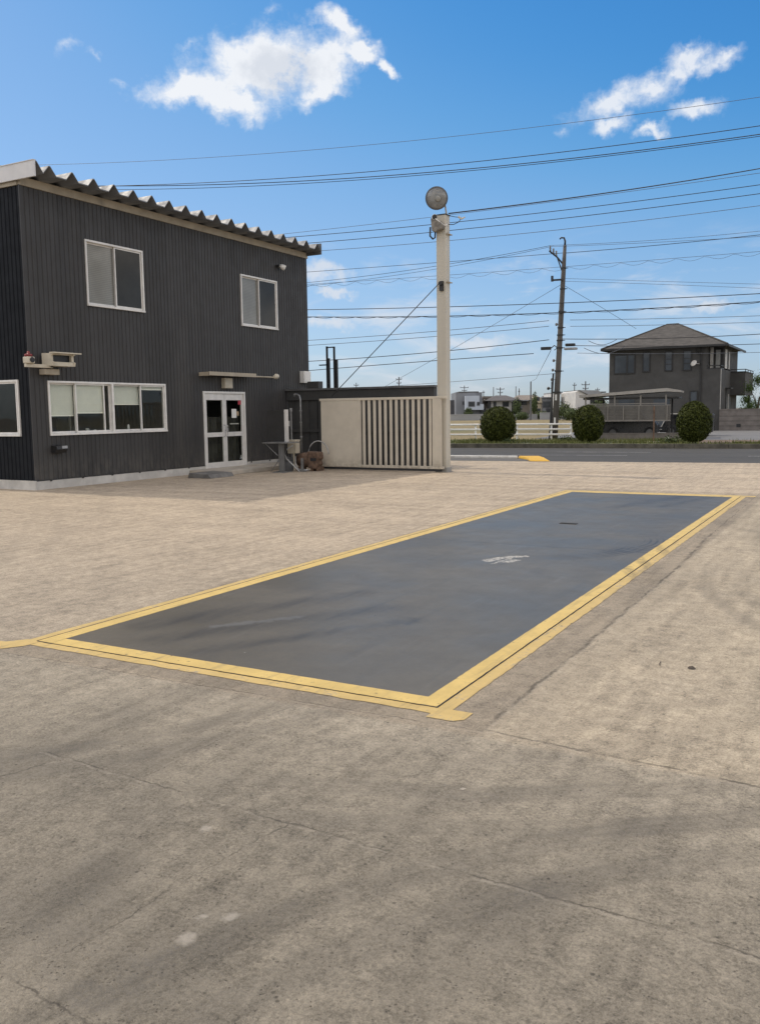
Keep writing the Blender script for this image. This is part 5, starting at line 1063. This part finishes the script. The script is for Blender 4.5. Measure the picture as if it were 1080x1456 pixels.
fbox('wall', M_f5, t, L(700), L(729), F0 + 1, F0 + 9, -.2, Z(715, 570)); fbox('wall', M_f1, t, L(729), L(739), F0 + 2, F0 + 9, -.2, Z(735, 571)); fhip(M_fr, t, L(697), L(739), F0, F0 + 9, Z(718, 570), Z(718, 562))
fwin(t, L(717), L(724), F0 + 1, Z(720, 577.5), Z(720, 572.5)); fwin(t, L(704), L(706), F0 + 1, Z(705, 577.5), Z(705, 572.5))
fbox('balcony', M_f6, t, L(729.5), L(742), F0 - .5, F0 + 2, Z(735, 584), Z(735, 577)); fbox('porch', M_fr, t, L(690), L(702), F0 - .5, F0 + 1, Z(696, 583), Z(696, 581)); fbox('lower_storey', M_f6, t, L(731), L(742), F0 - .3, F0 + 2, -.2, Z(735, 585))
t = house('tan_house', 'tan house with a brown roof and an arched gable, left of the utility pole')
fbox('wall', M_f3, t, L(741), L(757), F0 + 2, F0 + 9, -.2, Z(749, 569)); fbox('wall', M_f4, t, L(757), L(771), F0 + .5, F0 + 8, -.2, Z(764, 570)); fhip(M_fr2, t, L(739), L(772), F0 + 1, F0 + 9, Z(756, 569), Z(756, 561.5), ridge=.2)
mb = MB(VW); mb.prism([(L(757), Z(764, 573)), (L(771), Z(764, 573)), (L(770), Z(764, 567)), (L(764), Z(764, 563.5)), (L(758), Z(764, 567))], F0 + .1, F0 + 4, 1); mb.build('gable', M_f4, t)
fwin(t, L(760), L(766), F0 + .1, Z(763, 569.5), Z(763, 566)); fwin(t, L(745), L(751), F0 + 2, Z(748, 575), Z(748, 572)); fwin(t, L(764), L(768), F0 + .5, Z(766, 586), Z(766, 582)); fwin(t, L(748), L(753), F0 + 2, Z(750, 596), Z(750, 589)); fbox('porch_roof', M_fr3, t, L(741), L(752), F0, F0 + 2, Z(746, 570.5), Z(746, 569.5))
t = house('grey_terrace_house', 'narrow grey house with a glazed balcony just left of the utility pole')
fbox('wall', M_f1, t, L(771), L(783), F0, F0 + 8, -.2, Z(777, 566)); fbox('roof', M_fr3, t, L(770), L(784), F0 - .5, F0 + 8, Z(777, 566), Z(777, 565)); fwin(t, L(772), L(782), F0, Z(777, 579), Z(777, 572)); fwin(t, L(777), L(782), F0, Z(777, 590), Z(777, 582))
t = house('pale_tall_house', 'pale narrow wall of a house directly behind the utility pole')
fbox('wall', M_f5, t, L(783), L(792), F0 - 2, F0 + 6, -.2, Z(787, 560)); fbox('roof', M_fr3, t, L(782.5), L(792.5), F0 - 2.3, F0 + 6, Z(787, 560), Z(787, 558.8))
t = house('white_gable_house', 'light grey gabled house with a row of upstairs windows, left of the carport')
mb = MB(VW); mb.prism([(L(797), -.2), (L(816), -.2), (L(816), Z(816, 566)), (L(801), Z(801, 558)), (L(797), Z(797, 560))], F0 - 10, F0, 1); mb.build('wall', M_f5, t)
fbox('wall', M_f3, t, L(816), L(836), F0 - 8, F0, -.2, Z(825, 565)); mb = MB(VW); mb.prism([(L(800), Z(801, 557.5)), (L(820), Z(820, 566.5)), (L(836), Z(836, 566)), (L(826), Z(826, 558))], F0 - 10.4, F0, 1); mb.build('roof', M_fr3, t)
for a in (817, 821.5, 826, 830.5): fwin(t, L(a), L(a + 2.6), F0 - 8, Z(a, 573.5), Z(a, 568.5))
mb = MB(VW); mb.prism([(L(800), Z(800, 580)), (L(815), Z(815, 575.5)), (L(832), Z(832, 577)), (L(832), Z(832, 578.5)), (L(815), Z(815, 577.3)), (L(800), Z(800, 581.5))], F0 - 16, F0 - 10, 1); mb.build('garage_roof', M_fr, t)
fbox('garage_wall', M_f3, t, L(804), L(830), F0 - 14.5, F0 - 10, -.2, Z(815, 578.5)); fbox('garage_door', M_f5, t, L(808), L(818), F0 - 14.6, F0 - 14.5, -.2, Z(815, 588))
t = house('flat_roof_house', 'dark flat roofed building showing between the utility pole and the brown house')
fbox('wall', M_f1, t, L(832), L(868), F0 + 6, F0 + 14, -.2, Z(850, 560)); fbox('roof', M_fr, t, L(816), L(870), F0 + 4, F0 + 14, Z(845, 558.5), Z(845, 556.8))
for px0, px1, ye, yr, f, m1, m2, lab in [(684, 699, 572, 566, F0 + 25, M_f5, M_fr2, 'pale small house behind the gap right of the boxy grey house'), (729, 745, 575, 568, F0 + 22, M_f5, M_fr3, 'pale house peeping between the dark hipped roof and the tan house'), (770, 790, 570, 563, F0 + 30, M_f4, M_fr, 'cream house behind the narrow grey house by the utility pole'), (640, 656, 577, 571, F0 + 28, M_f3, M_fr, 'beige house just right of the cream post, behind the boxy grey house'), (836, 858, 572, 566, F0 + 20, M_f4, M_fr2, 'cream house seen above the left end of the carport')]:
    t = house('distant_house', lab); l0, l1 = (px0 - 540) / 1255 * f, (px1 - 540) / 1255 * f; zz = lambda y_: 1.6 + (585 - ((px0 + px1) / 2 - 540) * .01296 - y_) * f / 1255
    fbox('wall', m1, t, l0, l1, f, f + 6, -.2, zz(ye)); fhip(m2, t, l0, l1, f, f + 6, zz(ye), zz(yr)); fwin(t, l0 + .7, l0 + 1.5, f, zz(ye + 8), zz(ye + 3)); fwin(t, l1 - 1.1, l1 - .5, f, zz(ye + 8), zz(ye + 3))
# garden walls, shrubs and poles of the far district
for a, b_, f, z, lab in [(636, 700, F0 - 8, .9, 'low grey garden wall below the boxy grey house'), (700, 760, F0 - 9, .8, 'low garden wall in front of the dark hipped roof house'), (762, 797, F0 - 10, 1.0, 'low garden wall in front of the narrow grey house')]:
    mb = MB(VW); mb.box(L(a) * .95, L(b_) * .95, f, f + .3, -.1, z); mb.box(L(a) * .95, L(b_) * .95, f - .05, f + .35, z + .004, z + .12); tag(mb.build('garden_wall', mat_h('garden_wall', (.22, .22, .215))), lab, 'wall', 'garden walls of the far houses')
for px, f, w, h_, lab in [(667, F0 - 6, 1.2, 2.0, 'pale green shrub under the projecting blue room'), (760, F0 - 5, .8, 4.3, 'tall thin dark conifer in front of the tan house'), (742, F0 - 11, 1.6, 1.3, 'yellowish bush before the tan house garden'), (800, F0 - 22, 2.2, 2.6, 'dark hedge right of the utility pole foot'), (812, F0 - 24, 1.8, 1.8, 'low dark hedge in front of the garage'), (770, F0 - 8, 1.8, 1.4, 'grey green bushes before the narrow grey house'), (735, F0 - 4, 1.2, 3.4, 'dark round evergreen below the small balcony'), (853, 90, 1.5, 3.1, 'green tree top seen through the carport'), (840, F0 - 20, 2, 2.2, 'hedge left of the carport in the distance')]:
    lq = (px - 540) / 1255 * f; r = np.random.default_rng(px); p = r.normal(size=(700, 3)); p /= np.linalg.norm(p, axis=1)[:, None]; p *= r.uniform(.4, 1.05, (700, 1)) * np.array([w / 1.6, w / 1.6, h_ / 2]); p[:, 2] += h_ / 2
    base = np.array(VW(lq, f, 0)); t = thing('distant_shrub', lab, 'shrub', tuple(base)); leaves(p + base, .16, None, px).build('foliage', M_shrub, t, recalc=False)
M_fpole = pbr('far_pole_haze', (.12, .12, .125), .8, var=.1)  # grey lightened for distance, haze mixed into the pole colour
def fpole(px, f, ytop, arms, lab, w=.12):
    lq = (px - 540) / 1255 * f; hw_ = .62; zt = 1.6 + (585 - (px - 540) * .01296 - ytop) * f / 1255
    t = thing('distant_pole', lab, 'utility pole', VW(lq, f, 0), 'far utility poles on the skyline'); mb = MB(VW); mb.tube([(lq, f, -.2), (lq, f, zt)], w * 1.2, 6, w * .8); mb.build('shaft', M_fpole, t)
    for k, (dz_, hw) in enumerate(arms):
        mb = MB(VW); hw *= hw_; mb.box(lq - hw, lq + hw, f - .05, f + .05, zt - dz_ - .07, zt - dz_ + .07)
        mb.box(lq - hw, lq - hw + .1, f - .05, f + .05, zt - dz_ + .07, zt - dz_ + .25); mb.box(lq + hw - .1, lq + hw, f - .05, f + .05, zt - dz_ + .07, zt - dz_ + .25); mb.build('crossarm', M_fpole, t)
fpole(569, 190, 537, ((.5, 1.0), (1.3, .8), (2.0, 1.2)), 'far pole with stacked crossarms above the screen wall', .16); fpole(509, 210, 545, ((.6, .9),), 'small far pole tip over the left part of the screen wall')
fpole(661, 215, 549, ((.5, 1.6), (1.2, 1.0)), 'far pole with wide arms above the boxy grey house'); fpole(702, 220, 551, (), 'bare thin far pole left of the dark hipped roof'); fpole(711.5, 200, 551.5, ((.4, 1.4), (1.2, .9)), 'far pole with arms above the dark hipped roof', .14)
fpole(738, 210, 553, ((.8, .3),), 'thin far pole at the right end of the dark hipped roof'); fpole(754.5, 120, 543.5, (), 'plain nearer pole in front of the tan house', .11); fpole(816, 200, 545, ((.6, .7),), 'far pole right of the utility pole above the white gable'); fpole(831.5, 180, 543, ((.7, 1.3), (1.5, .9)), 'far pole with crossarms left of the brown house', .15)
fpole(848.5, 215, 552, ((.5, .9),), 'short antenna mast beside the brown house'); fpole(733.5, 230, 550, (), 'thin far mast behind the balcony'); fpole(688, 225, 556, ((.5, .5),), 'low aerial on the boxy grey house')
